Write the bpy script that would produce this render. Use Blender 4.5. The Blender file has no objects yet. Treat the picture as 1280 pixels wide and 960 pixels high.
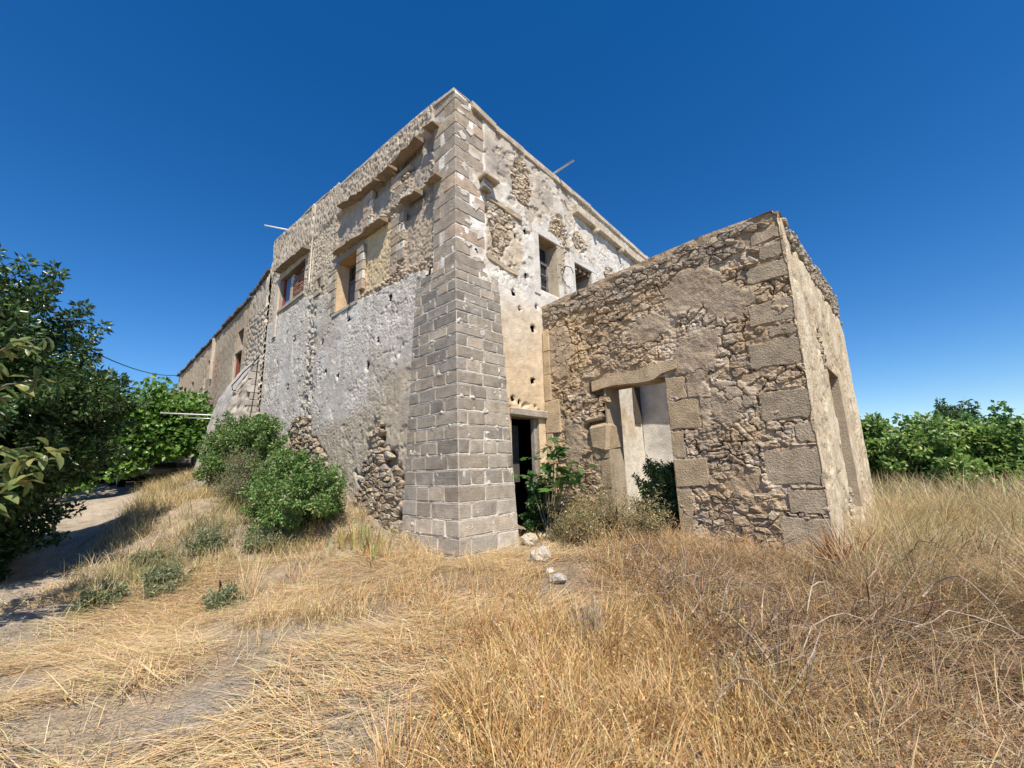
import bpy, math, random
import numpy as np
from mathutils import Vector, Matrix, Euler

SC = bpy.context.scene
COL = SC.collection
RNG = np.random.default_rng(7)
random.seed(7)
R = math.radians

# ------------------------------------------------------------------ camera
cam_d = bpy.data.cameras.new('camera')
cam_d.sensor_width = 36.0
cam_d.lens = 36.0 * 531.5 / 1280.0
cam_d.clip_start, cam_d.clip_end = 0.05, 3000
cam = bpy.data.objects.new('camera', cam_d)
COL.objects.link(cam)
PIT, ROL, YAW = R(11.447), R(-1.761), R(43.18)
fw = Vector((0, math.cos(PIT), math.sin(PIT)))
r0 = Vector((1, 0, 0)); u0 = r0.cross(fw)
rr = math.cos(ROL) * r0 + math.sin(ROL) * u0
uu = -math.sin(ROL) * r0 + math.cos(ROL) * u0
cam.matrix_world = Matrix(((rr.x, uu.x, -fw.x, 0), (rr.y, uu.y, -fw.y, 0), (rr.z, uu.z, -fw.z, 1.5), (0, 0, 0, 1)))
SC.camera = cam

# building frame: x along the weathered long face (towards the annex), y into depth, z up
K = np.array([-.782, 5.868, 0.])
EX = np.array([math.cos(YAW), -math.sin(YAW), 0.])
EY = np.array([math.sin(YAW), math.cos(YAW), 0.])
def W(x, y, z=0.0):
    return K + x * EX + y * EY + np.array([0, 0, z])

# ------------------------------------------------------------------ light
SUN_L = np.array([.50, -.31, .80])               # towards the sun, building frame
sw = SUN_L[0] * EX + SUN_L[1] * EY + np.array([0, 0, SUN_L[2]])
sw = Vector(sw).normalized()
elev = math.asin(sw.z); azim = math.atan2(sw.x, sw.y)
world = bpy.data.worlds.new('World'); SC.world = world; world.use_nodes = True
wt = world.node_tree
sky = wt.nodes.new('ShaderNodeTexSky'); sky.sky_type = 'NISHITA'; sky.sun_disc = False
sky.sun_elevation = elev; sky.sun_rotation = azim
sky.altitude = 300; sky.air_density = 1.0; sky.dust_density = 0.0; sky.ozone_density = 4.0
hsv = wt.nodes.new('ShaderNodeHueSaturation'); hsv.inputs['Saturation'].default_value = 1.34; hsv.inputs['Hue'].default_value = .506
wt.links.new(sky.outputs[0], hsv.inputs['Color'])
bg = wt.nodes['Background']; bg.inputs['Strength'].default_value = 0.10
wt.links.new(hsv.outputs[0], bg.inputs[0])
sun_d = bpy.data.lights.new('sun', 'SUN'); sun_d.energy = 4.5; sun_d.angle = R(.53); sun_d.color = (1.0, .90, .76)
sun = bpy.data.objects.new('sun', sun_d); COL.objects.link(sun)
sun.rotation_euler = sw.to_track_quat('Z', 'Y').to_euler()
SC.view_settings.view_transform = 'Standard'; SC.view_settings.look = 'None'
SC.view_settings.exposure = 0.55; SC.view_settings.gamma = 1.0
SC.render.engine = 'CYCLES'
SC.cycles.max_bounces = 5; SC.cycles.diffuse_bounces = 3; SC.cycles.transparent_max_bounces = 6

# ------------------------------------------------------------------ numeric helpers
def _h(ix, iy, seed):
    n = (ix.astype(np.int64) * 374761393 + iy.astype(np.int64) * 668265263 + seed * 2147483647) & 0xffffffff
    n = ((n ^ (n >> 13)) * 1274126177) & 0xffffffff
    n = ((n ^ (n >> 16)) * 2246822519) & 0xffffffff
    return ((n ^ (n >> 15)) & 0xffffff) / 16777216.0
def vn(x, y, seed=0):
    x = np.asarray(x, float); y = np.asarray(y, float)
    ix = np.floor(x); iy = np.floor(y); fx = x - ix; fy = y - iy
    fx = fx * fx * (3 - 2 * fx); fy = fy * fy * (3 - 2 * fy)
    a = _h(ix, iy, seed); b = _h(ix + 1, iy, seed); c = _h(ix, iy + 1, seed); d = _h(ix + 1, iy + 1, seed)
    return (a * (1 - fx) + b * fx) * (1 - fy) + (c * (1 - fx) + d * fx) * fy
def fbm(x, y, o=4, seed=0):
    t = 0; a = .5; s = 0
    for i in range(o):
        t = t + a * vn(x, y, seed + 17 * i); s += a; a *= .5; x = x * 2.03 + 3.1; y = y * 2.03 + 1.7
    return t / s
def worley(x, y, seed=0):
    ix = np.floor(x); iy = np.floor(y)
    f1 = np.full(x.shape, 9.); f2 = np.full(x.shape, 9.); cid = np.zeros(x.shape)
    for dx in (-1, 0, 1):
        for dy in (-1, 0, 1):
            cx = ix + dx; cy = iy + dy
            px = cx + .5 + .8 * (_h(cx, cy, seed) - .5); py = cy + .5 + .8 * (_h(cx, cy, seed + 5) - .5)
            d = np.hypot(px - x, py - y)
            n = d < f1
            f2 = np.where(n, f1, np.minimum(f2, d)); cid = np.where(n, _h(cx, cy, seed + 9), cid); f1 = np.where(n, d, f1)
    return f1, f2, cid
def ss(a, b, x):
    t = np.clip((x - a) / (b - a), 0, 1); return t * t * (3 - 2 * t)
def blob(s, z, cs, cz, rs, rz, edge=.25, warp=.35, seed=3, box=False):
    w1 = (fbm(s * 3.1, z * 3.1, 4, seed) - .5) * 2 * warp; w2 = (fbm(s * 3.1 + 9, z * 3.1 + 4, 4, seed + 50) - .5) * 2 * warp
    a = np.abs((s - cs) / rs + w1); b = np.abs((z - cz) / rz + w2)
    d = np.maximum(a, b) if box else np.hypot(a, b)
    return 1 - ss(1 - edge, 1 + edge, d)
def lerp(a, b, m):
    a = np.asarray(a, float); b = np.asarray(b, float)
    m = np.asarray(m)
    if a.ndim > 1 or b.ndim > 1 or m.ndim > 0:
        m = m[..., None]
    return a * (1 - m) + b * m

# ------------------------------------------------------------------ object helpers
def mesh(name, V, F, cols=None, mat=None, parent=None, smooth=False):
    V = np.asarray(V, np.float64)
    me = bpy.data.meshes.new(name)
    if isinstance(F, np.ndarray):
        k = F.shape[1]
        me.vertices.add(len(V)); me.vertices.foreach_set('co', V.astype(np.float32).ravel())
        me.loops.add(F.size); me.loops.foreach_set('vertex_index', F.astype(np.int32).ravel())
        me.polygons.add(len(F)); me.polygons.foreach_set('loop_start', (np.arange(len(F)) * k).astype(np.int32))
        me.update(calc_edges=True)
    else:
        me.from_pydata([tuple(v) for v in V], [], [tuple(int(i) for i in f) for f in F]); me.update()
    if cols is not None:
        cols = np.asarray(cols, float)
        if cols.ndim == 1: cols = np.tile(cols, (len(V), 1))
        at = me.attributes.new('Col', 'FLOAT_COLOR', 'POINT')
        at.data.foreach_set('color', np.hstack([np.clip(cols, 0, 1), np.ones((len(V), 1))]).astype(np.float32).ravel())
    if smooth: me.polygons.foreach_set('use_smooth', np.ones(len(me.polygons), bool))
    if mat: me.materials.append(mat)
    o = bpy.data.objects.new(name, me); COL.objects.link(o)
    if parent is not None: o.parent = parent
    return o
def tag(o, label=None, cat=None, group=None, kind=None):
    if label: o['label'] = label
    if cat: o['category'] = cat
    if group: o['group'] = group
    if kind: o['kind'] = kind
    return o
def thing(name, label, cat, loc=(0, 0, 0), rz=0.0, group=None):
    o = bpy.data.objects.new(name, None); COL.objects.link(o); o.empty_display_size = .2
    o.location = tuple(float(v) for v in loc); o.rotation_euler = (0, 0, rz)
    return tag(o, label, cat, group)
class MB:                                          # collects pieces into ONE mesh
    def __init__(s): s.V = []; s.F = []; s.C = []; s.n = 0
    def add(s, V, F, c=(.5, .5, .5)):
        V = np.asarray(V, float); c = np.asarray(c, float)
        if c.ndim == 1: c = np.tile(c, (len(V), 1))
        s.V.append(V); s.C.append(c)
        s.F += [[int(i) + s.n for i in f] for f in F]; s.n += len(V); return s
    def build(s, name, mat, parent=None, smooth=False):
        return mesh(name, np.vstack(s.V), s.F, np.vstack(s.C), mat, parent, smooth)
BOXF = [(0, 3, 2, 1), (4, 5, 6, 7), (0, 1, 5, 4), (1, 2, 6, 5), (2, 3, 7, 6), (3, 0, 4, 7)]
def box(x0, x1, y0, y1, z0, z1):
    return np.array([(x0, y0, z0), (x1, y0, z0), (x1, y1, z0), (x0, y1, z0), (x0, y0, z1), (x1, y0, z1), (x1, y1, z1), (x0, y1, z1)], float), BOXF
def cham(x0, x1, y0, y1, z0, z1, b=.012, jit=.006, rng=RNG):
    """box with chamfered, slightly uneven edges"""
    V = []; idx = {}
    lo = (x0, y0, z0); hi = (x1, y1, z1)
    for c in range(8):
        sg = [(c >> k) & 1 for k in range(3)]
        j = rng.uniform(-jit, jit, 3)
        for ax in range(3):
            p = []
            for k in range(3):
                e = hi[k] if sg[k] else lo[k]
                if k != ax: e += -b if sg[k] else b
                p.append(e + j[k])
            idx[(c, ax)] = len(V); V.append(p)
    F = []
    for ax in range(3):
        o = [k for k in range(3) if k != ax]
        for s in (0, 1):
            q = []
            for a, bb in ((0, 0), (1, 0), (1, 1), (0, 1)):
                q.append(idx[((s << ax) | (a << o[0]) | (bb << o[1]), ax)])
            F.append(q)
    for a in range(8):
        for k in range(3):
            b2 = a ^ (1 << k)
            if b2 > a:
                o = [q for q in range(3) if q != k]
                F.append([idx[(a, o[0])], idx[(b2, o[0])], idx[(b2, o[1])], idx[(a, o[1])]])
        F.append([idx[(a, 0)], idx[(a, 1)], idx[(a, 2)]])
    V = np.array(V); ctr = V.mean(0); G = []
    for f in F:                                     # consistent outward winding
        p = V[f]; n = np.cross(p[1] - p[0], p[2] - p[0])
        if n @ (p.mean(0) - ctr) < 0: f = f[::-1]
        G.append(f)
    return V, G
def tube(pts, rad, n=6, cap=True):
    P = np.asarray(pts, float); rad = np.broadcast_to(np.asarray(rad, float), (len(P),))
    V = []; F = []
    for i, p in enumerate(P):
        d = P[min(i + 1, len(P) - 1)] - P[max(i - 1, 0)]; d = d / (np.linalg.norm(d) + 1e-9)
        a = np.cross(d, (0, 0, 1.)); 
        if np.linalg.norm(a) < 1e-3: a = np.array([1., 0, 0])
        a /= np.linalg.norm(a); b = np.cross(d, a)
        for k in range(n):
            t = 2 * math.pi * k / n; V.append(p + rad[i] * (math.cos(t) * a + math.sin(t) * b))
    for i in range(len(P) - 1):
        for k in range(n):
            F.append((i * n + k, i * n + (k + 1) % n, (i + 1) * n + (k + 1) % n, (i + 1) * n + k))
    if cap: F += [tuple(range(n)), tuple(range((len(P) - 1) * n, len(P) * n))[::-1]]
    return np.array(V), F

# ------------------------------------------------------------------ materials
def mat_surface(name, rough=.95, ns=9., amp=.3, bump=.5, bs=60., dist=.02, spec=.15, extra=None):
    m = bpy.data.materials.new(name); m.use_nodes = True
    t = m.node_tree; L = t.links.new; bs_ = t.nodes['Principled BSDF']
    at = t.nodes.new('ShaderNodeAttribute'); at.attribute_name = 'Col'
    tc = t.nodes.new('ShaderNodeTexCoord')
    n1 = t.nodes.new('ShaderNodeTexNoise'); n1.inputs['Scale'].default_value = ns; n1.inputs['Detail'].default_value = 8; n1.inputs['Roughness'].default_value = .65
    n2 = t.nodes.new('ShaderNodeTexNoise'); n2.inputs['Scale'].default_value = bs; n2.inputs['Detail'].default_value = 6; n2.inputs['Roughness'].default_value = .7
    L(tc.outputs['Object'], n1.inputs['Vector']); L(tc.outputs['Object'], n2.inputs['Vector'])
    mr = t.nodes.new('ShaderNodeMapRange'); mr.inputs[1].default_value = .25; mr.inputs[2].default_value = .75
    mr.inputs[3].default_value = 1 - amp; mr.inputs[4].default_value = 1 + amp
    L(n1.outputs[0], mr.inputs[0])
    mr2 = t.nodes.new('ShaderNodeMapRange'); mr2.inputs[1].default_value = .3; mr2.inputs[2].default_value = .7
    mr2.inputs[3].default_value = 1 - amp * .7; mr2.inputs[4].default_value = 1 + amp * .6
    L(n2.outputs[0], mr2.inputs[0])
    mu = t.nodes.new('ShaderNodeMath'); mu.operation = 'MULTIPLY'; L(mr.outputs[0], mu.inputs[0]); L(mr2.outputs[0], mu.inputs[1])
    mx = t.nodes.new('ShaderNodeVectorMath'); mx.operation = 'SCALE'
    L(at.outputs['Color'], mx.inputs[0]); L(mu.outputs[0], mx.inputs['Scale'])
    L(mx.outputs[0], bs_.inputs['Base Color'])
    bs_.inputs['Roughness'].default_value = rough; bs_.inputs['Specular IOR Level'].default_value = spec
    bp = t.nodes.new('ShaderNodeBump'); bp.inputs['Strength'].default_value = bump; bp.inputs['Distance'].default_value = dist
    ad = t.nodes.new('ShaderNodeMath'); ad.operation = 'ADD'; L(n2.outputs[0], ad.inputs[0])
    n3 = t.nodes.new('ShaderNodeTexVoronoi'); n3.inputs['Scale'].default_value = bs * .55; L(tc.outputs['Object'], n3.inputs['Vector'])
    L(n3.outputs['Distance'], ad.inputs[1])
    L(ad.outputs[0], bp.inputs['Height']); L(bp.outputs[0], bs_.inputs['Normal'])
    return m
def mat_leaf(name, rough=.5, trans=.3, spec=.3, amp=.25):
    m = bpy.data.materials.new(name); m.use_nodes = True
    t = m.node_tree; L = t.links.new; b = t.nodes['Principled BSDF']
    at = t.nodes.new('ShaderNodeAttribute'); at.attribute_name = 'Col'
    b.inputs['Roughness'].default_value = rough; b.inputs['Specular IOR Level'].default_value = spec
    L(at.outputs['Color'], b.inputs['Base Color'])
    tr = t.nodes.new('ShaderNodeBsdfTranslucent')
    hs = t.nodes.new('ShaderNodeHueSaturation'); hs.inputs['Value'].default_value = 1.25; L(at.outputs['Color'], hs.inputs['Color']); L(hs.outputs[0], tr.inputs['Color'])
    mx = t.nodes.new('ShaderNodeMixShader'); mx.inputs[0].default_value = trans
    L(b.outputs[0], mx.inputs[1]); L(tr.outputs[0], mx.inputs[2]); L(mx.outputs[0], t.nodes['Material Output'].inputs[0])
    return m
def mat_plain(name, col, rough=.5, metal=0., amp=.15, ns=20., bump=.1, spec=.4):
    m = bpy.data.materials.new(name); m.use_nodes = True
    t = m.node_tree; L = t.links.new; b = t.nodes['Principled BSDF']
    n = t.nodes.new('ShaderNodeTexNoise'); n.inputs['Scale'].default_value = ns; n.inputs['Detail'].default_value = 6
    tc = t.nodes.new('ShaderNodeTexCoord'); L(tc.outputs['Object'], n.inputs['Vector'])
    cr = t.nodes.new('ShaderNodeMix'); cr.data_type = 'RGBA'
    cr.inputs[6].default_value = tuple(c * (1 - amp) for c in col) + (1,); cr.inputs[7].default_value = tuple(min(1, c * (1 + amp)) for c in col) + (1,)
    L(n.outputs[0], cr.inputs[0]); L(cr.outputs[2], b.inputs['Base Color'])
    b.inputs['Roughness'].default_value = rough; b.inputs['Metallic'].default_value = metal; b.inputs['Specular IOR Level'].default_value = spec
    bp = t.nodes.new('ShaderNodeBump'); bp.inputs['Strength'].default_value = bump; bp.inputs['Distance'].default_value = .01
    L(n.outputs[0], bp.inputs['Height']); L(bp.outputs[0], b.inputs['Normal'])
    return m
M_WALL = mat_surface('weathered_plaster', ns=5, amp=.25, bump=.6, bs=75, dist=.010)
M_RUBBLE = mat_surface('rubble_mortar', ns=9, amp=.36, bump=.5, bs=95, dist=.012)
M_STONE = mat_surface('fieldstone', ns=8, amp=.34, bump=1.0, bs=46, dist=.02)
M_BLOCK = mat_surface('sandstone_block', ns=7, amp=.36, bump=.6, bs=85, dist=.010)
M_GROUND = mat_surface('dry_earth', ns=6, amp=.3, bump=1.0, bs=70, dist=.02)
M_WOOD = mat_surface('old_timber', ns=14, amp=.35, bump=.5, bs=60, dist=.01, rough=.8)
M_GRASS = mat_leaf('dry_grass_blades', rough=.7, trans=.28, spec=.15)
M_LEAF = mat_leaf('green_leaves', rough=.38, trans=.3, spec=.4)
M_LEAFG = mat_leaf('glossy_leaves', rough=.28, trans=.18, spec=.5)
M_BARK = mat_surface('bark', ns=18, amp=.35, bump=.8, bs=60, dist=.01)
M_STEEL = mat_plain('galvanised_steel', (.55, .56, .57), .45, .6)
M_IRON = mat_plain('dark_iron', (.05, .048, .045), .7, .3)
M_WHITE = mat_plain('white_painted_metal', (.75, .76, .76), .4, 0)
M_CABLE = mat_plain('black_cable', (.02, .02, .022), .6)
M_GLASS = mat_plain('dark_window_glass', (.02, .025, .03), .08, 0, spec=.6, bump=.02)
M_BLUE = mat_plain('faded_blue_boards', (.10, .20, .34), .6, 0, amp=.3, ns=12)
M_RED = mat_plain('red_painted_wood', (.22, .055, .04), .6, 0, amp=.25)
M_CAR = mat_plain('grey_car_paint', (.15, .16, .17), .25, .3, amp=.04, bump=.0, spec=.5)
M_TYRE = mat_plain('tyre_rubber', (.02, .02, .02), .85)
M_LAMP = mat_plain('headlight_lens', (.7, .72, .75), .1, 0, spec=.6, bump=0)

# ------------------------------------------------------------------ terrain
CT = np.array([(4.6, -3.7, 0), (6, -3, 0), (3, -5, 0), (2.8, -1.9, .12), (5.4, -1, .08), (.2, -.3, .38), (.3, 1.2, .47), (1.7, 1.7, .55), (3.8, 1.8, .42), (4.3, 3.5, .42), (5, 8, .4), (9, 3, .15), (12, 10, .2), (9, -4, 0), (20, 0, .1), (20, 20, .3),
    (-1.3, -.2, .6), (-2.5, -.3, .85), (-4, -.3, 1.2), (-6, -.3, 1.5), (-8.5, -.3, 1.7), (-4, -1.4, .85), (-6, -1.6, 1.15), (-2, -1.5, .42), (-3, -3, .2), (-5.4, -4.1, .12), (-1, -2.8, .12), (.8, -1.5, .25),
    (-18, -1.8, 1.5), (-12, -3, 1.05), (-8.5, -3.6, .55), (-30, -5, 1.8), (-8, -8, .2), (-14, -8, .8), (-30, -20, 1), (-12, -1, 1.6), (0, -15, 0), (20, -20, 0), (-15, -25, .2), (1, 4, .45), (2, 6, .45), (-5, 4, 1), (-20, 6, 1.6), (-40, 10, 1.8), (5, 25, .4), (-20, 30, 1.2)], float)
def to_local(wx, wy):
    dx = np.asarray(wx, float) - K[0]; dy = np.asarray(wy, float) - K[1]
    return dx * EX[0] + dy * EX[1], dx * EY[0] + dy * EY[1]
def gz(wx, wy):
    lx, ly = to_local(wx, wy)
    num = 0; den = 0
    for cx, cy, cz in CT:
        w = 1 / ((lx - cx) ** 2 + (ly - cy) ** 2 + .25) ** 1.8
        num = num + w * cz; den = den + w
    wx = np.asarray(wx, float); wy = np.asarray(wy, float)
    return num / den + (fbm(wx * .9, wy * .9, 4, 71) - .5) * .10 + (fbm(wx * 5, wy * 5, 3, 72) - .5) * .03
PATH = np.array([(3.0, -7.5), (-.5, -5.2), (-3.5, -4.3), (-6.2, -3.9), (-9, -3.4), (-13, -2.8), (-17.5, -2.0), (-24, -2.2)])   # local frame
def path_dist(lx, ly):
    d = np.full(np.shape(lx), 99.)
    for a, b in zip(PATH[:-1], PATH[1:]):
        ab = b - a; t = np.clip(((lx - a[0]) * ab[0] + (ly - a[1]) * ab[1]) / (ab @ ab), 0, 1)
        d = np.minimum(d, np.hypot(lx - a[0] - t * ab[0], ly - a[1] - t * ab[1]))
    return d
def axis(lo, hi, fine, far):
    a = list(np.arange(lo, hi, fine)); s = fine; v = a[-1]
    while v < far: s *= 1.25; v += s; a.append(v)
    v = lo; s = fine
    while v > -far: s *= 1.25; v -= s; a.insert(0, v)
    return np.array(a)
gx = axis(-9, 7, .055, 1500); gy = axis(-1, 12, .055, 1500)
GX, GY = np.meshgrid(gx, gy)
GZ = gz(GX, GY)
lx, ly = to_local(GX, GY); pd = path_dist(lx, ly)
n1 = fbm(GX * 1.3, GY * 1.3, 5, 5); n2 = fbm(GX * 6, GY * 6, 3, 6)
gc = lerp((.36, .31, .25), (.44, .35, .24), ss(.45, .65, n1))
gc = lerp(gc, (.44, .38, .305), (1 - ss(.7, 1.3, pd + (n1 - .5) * 1.6)))
gc = lerp(gc, (.20, .155, .11), ss(.55, .75, n2) * .5)
gc = lerp(gc, (.23, .165, .11), ss(.2, 1.2, GX + (n1 - .5)) * (1 - ss(4.6, 6, GY)) * .85)
gc = lerp(gc, (.30, .22, .14), ss(3.4, 4.4, GY) * (1 - ss(5, 7, GY)) * ss(-2.2, -1, GX) * .5)
gc = lerp(gc, (.25, .22, .12), ss(25, 60, np.hypot(GX, GY)))
ny, nx = GX.shape
ii = np.arange(ny * nx).reshape(ny, nx)
GF = np.stack([ii[:-1, :-1], ii[:-1, 1:], ii[1:, 1:], ii[1:, :-1]], -1).reshape(-1, 4)
tag(mesh('ground', np.stack([GX, GY, GZ], -1).reshape(-1, 3), GF, gc.reshape(-1, 3), M_GROUND, None, True), kind='structure')

# ------------------------------------------------------------------ masonry helpers
class Face:
    """an upright face: s along it, z up, h outwards"""
    def __init__(f, o, es, n): f.o = np.array(o, float); f.es = np.array(es, float); f.n = np.array(n, float)
    def P(f, s, z, h):
        s = np.asarray(s, float)[..., None]; h = np.asarray(h, float)[..., None]
        p = f.o + s * f.es + h * f.n
        p = p.copy(); p[..., 2] += np.asarray(z, float); return p
LEFT = Face((0, 0, 0), (1, 0, 0), (0, -1, 0))
RIGHT = Face((0, 0, 0), (0, 1, 0), (1, 0, 0))
AF = Face((0, 1.97, 0), (1, 0, 0), (0, -1, 0))
XA = 3.79
AS = Face((XA, 0, 0), (0, 1, 0), (1, 0, 0))
def snap_axis(a, b, step, marks):
    v = np.linspace(a, b, int(round((b - a) / step)) + 1)
    for m in marks:
        if a < m < b: v[np.argmin(np.abs(v - m))] = m
    return v
def wall_sheet(name, face, s, z, top, hc, holes, parent, mat, thick=.4, ztop_from=None, pits=()):
    """height-field wall: hc(S,Z) -> outward relief and colour; the top rows follow top(s); holes are real openings"""
    S, Z = np.meshgrid(s, z)
    zmax = z[-1]; za = ztop_from if ztop_from is not None else zmax - 1.0
    T = top(S)
    ZZ = np.where(Z > za, za + (Z - za) / (zmax - za) * (T - za), Z)
    H, C = hc(S, ZZ)
    for (a, b, c, d) in holes:                      # keep opening edges clean
        e = .03
        near = (S > a - e) & (S < b + e) & (ZZ > c - e) & (ZZ < d + e)
        H = np.where(near, 0.0, H)
    rows = [face.P(S, ZZ, H)]; crow = [C]
    ns = len(s); j = lambda k: (fbm(s * 9, s * 0 + k, 3, 90 + k) - .5)
    for k, (b, dz) in enumerate(((.06, .02), (.16, .03), (.28, .02), (thick, 0))):
        rows.append(face.P(s, T[-1] + dz * .6 + j(k) * .05, np.full(ns, -b))[None]); crow.append(C[-1:])
    P = np.concatenate(rows); CC = np.concatenate(crow)
    m, n = P.shape[:2]
    I = np.arange(m * n).reshape(m, n)
    F = np.stack([I[:-1, :-1], I[:-1, 1:], I[1:, 1:], I[1:, :-1]], -1)
    keep = np.ones((m - 1, n - 1), bool)
    sc = .5 * (s[1:] + s[:-1]); zc = .25 * (ZZ[1:, 1:] + ZZ[:-1, :-1] + ZZ[1:, :-1] + ZZ[:-1, 1:])
    for (a, b, c, d) in holes:
        keep[:len(z) - 1] &= ~((sc[None] > a) & (sc[None] < b) & (zc > c) & (zc < d))
    zs_ = np.broadcast_to(sc[None], zc.shape); wob = (fbm(zs_ * 22, zc * 22, 3, 77) - .5)
    for (a, b, r) in pits:
        keep[:len(z) - 1] &= np.hypot(zs_ - a + wob * r * 1.5, (zc - b) * .8 + wob * r) > r * .8
    F = F[keep].reshape(-1, 4)
    return mesh(name, P.reshape(-1, 3), F, CC.reshape(-1, 3), mat, parent, True)
def reveal(mb, face, a, b, c, d, depth, col, back=None):
    """jambs, sill and head of an opening"""
    g = []
    def strip(p, q, k):
        n = 6; V = []; F = []
        for i in range(n + 1):
            for w in range(4):
                t = i / n; u = w / 3
                s = p[0] + (q[0] - p[0]) * t; z = p[1] + (q[1] - p[1]) * t
                jit = 0 if w in (0, 3) else random.uniform(-.008, .008)
                V.append(face.P(s + (jit if p[0] == q[0] else 0), z + (jit if p[1] == q[1] else 0), .0 - depth * u))
        for i in range(n):
            for w in range(3): F.append((i * 4 + w, (i + 1) * 4 + w, (i + 1) * 4 + w + 1, i * 4 + w + 1))
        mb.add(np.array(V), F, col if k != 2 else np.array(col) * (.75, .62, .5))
    strip((a, c), (a, d), 0); strip((b, d), (b, c), 1); strip((a, d), (b, d), 2); strip((b, c), (a, c), 3)
    if back is not None:
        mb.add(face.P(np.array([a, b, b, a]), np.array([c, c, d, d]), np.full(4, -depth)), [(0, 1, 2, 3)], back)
def cells(s0, s1, z0, z1, ds, dz, seed):
    """irregular, tightly fitting stone outlines (clipped nearest-site cells)"""
    rg = np.random.default_rng(seed)
    ni = int((s1 - s0) / ds) + 3; nj = int((z1 - z0) / dz) + 3
    pts = {}
    for j in range(nj):
        for i in range(ni):
            pts[(i, j)] = np.array([i - 1 + .5 * (j & 1) + rg.uniform(-.46, .46), j - 1 + rg.uniform(-.42, .42)])
    for key in list(pts):
        if rg.random() < .22: del pts[key]
    out = []
    for (i, j), p in pts.items():
        poly = [p + d for d in (np.array([-1.5, -1.5]), np.array([1.5, -1.5]), np.array([1.5, 1.5]), np.array([-1.5, 1.5]))]
        for dj in (-2, -1, 0, 1, 2):
            for di in (-2, -1, 0, 1, 2):
                q = pts.get((i + di, j + dj))
                if q is None or (di == 0 and dj == 0): continue
                m = (p + q) / 2; n = q - p; new = []
                for k in range(len(poly)):
                    A, B = poly[k], poly[(k + 1) % len(poly)]
                    da, db = (A - m) @ n, (B - m) @ n
                    if da <= 0: new.append(A)
                    if (da < 0) != (db < 0) and da != db: new.append(A + (B - A) * (da / (da - db)))
                poly = new
                if len(poly) < 3: break
            if len(poly) < 3: break
        if len(poly) < 3: continue
        if max(abs(v[0] - p[0]) for v in poly) > 1.3 or max(abs(v[1] - p[1]) for v in poly) > 1.3: continue
        poly = np.array(poly) * (ds, dz) + (s0, z0)
        out.append((poly.mean(0), poly))
    return out
def stone_geom(face, poly, proud, rg, gap=.006, depth=.07, tl=.16, flat=False):
    c = poly.mean(0)
    d = np.linalg.norm(poly - c, axis=1).mean()
    q = c + (poly - c) * max(.5, 1 - gap / max(d, .02))
    if len(q) <= 7:                                  # chipped corners
        nx = np.roll(q, -1, 0); k = rg.uniform(.06, .26, (len(q), 1)); a = q * (1 - k) + nx * k; b = q * k + nx * (1 - k)
        q = np.stack([a, b], 1).reshape(-1, 2)
    q = q + rg.normal(0, .002 if flat else min(.05 * d, .009), q.shape)
    n = len(q)
    tilt = rg.normal(0, tl, 2); off_ = rg.normal(0, .12 * d, 2) * (not flat)
    def ring(sc, h, jit):
        p = c + off_ * (1 - sc) * 2 + (q - c) * sc
        hh = h + ((p - c) @ tilt) + rg.normal(0, jit, n)
        return face.P(p[:, 0], p[:, 1], hh)
    if flat:
        V = np.vstack([ring(1.0, -depth, 0), ring(1.0, proud * .3, .001), ring(.955, proud, .0012), face.P(c[:1], c[1:], [proud])])
    else: V = np.vstack([ring(1.0, -depth, 0), ring(1.0, proud * .45, .005), ring(.84, proud * .95, .006), face.P(c[:1] + off_[:1], c[1:] + off_[1:], [proud * 1.05 + rg.normal(0, .008)])])
    F = []
    for r in range(2):
        for k in range(n): F.append((r * n + k, r * n + (k + 1) % n, (r + 1) * n + (k + 1) % n, (r + 1) * n + k))
    for k in range(n): F.append((2 * n + k, 2 * n + (k + 1) % n, 3 * n))
    return V, F
STONE_C = np.array([(.42, .345, .25), (.46, .385, .29), (.38, .31, .23), (.44, .35, .24), (.49, .43, .345), (.40, .34, .27)])
def lay_stones(face, region, ds, dz, mask, proud, parent, seed, limit, key=None, mat=None, tint=1.0, skip=None, top=None):
    rg = np.random.default_rng(seed)
    todo = []
    for c, poly in cells(*region, ds, dz, seed):
        if top is not None and (poly[:, 1] > top(poly[:, 0]) - .015).any(): continue
        if poly[:, 0].min() < region[0] or poly[:, 0].max() > region[1]: continue
        m = float(mask(np.array([c[0]]), np.array([c[1]]))[0])
        if m < .5: continue
        if skip and skip(c): continue
        area = .5 * abs(np.sum(poly[:, 0] * np.roll(poly[:, 1], -1) - poly[:, 1] * np.roll(poly[:, 0], -1)))
        todo.append((area * (key(c) if key else 1), c, poly))
    todo.sort(key=lambda t: -t[0])
    rest = MB()
    for k, (_, c, poly) in enumerate(todo):
        V, F = stone_geom(face, poly, proud(c, rg) if callable(proud) else proud * rg.uniform(.5, 1.3), rg)
        col = STONE_C[rg.integers(len(STONE_C))] * rg.uniform(.8, 1.18) * tint
        if top is not None and c[1] > 3.98: col = col * .55 + np.array((.34, .31, .27)) * .42
        if k < limit: mesh('stone', V, F, col, mat or M_STONE, parent, False)
        else: rest.add(V, F, col)
    if rest.n: tag(rest.build('small_stones', mat or M_STONE, parent, False), kind='stuff')

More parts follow.
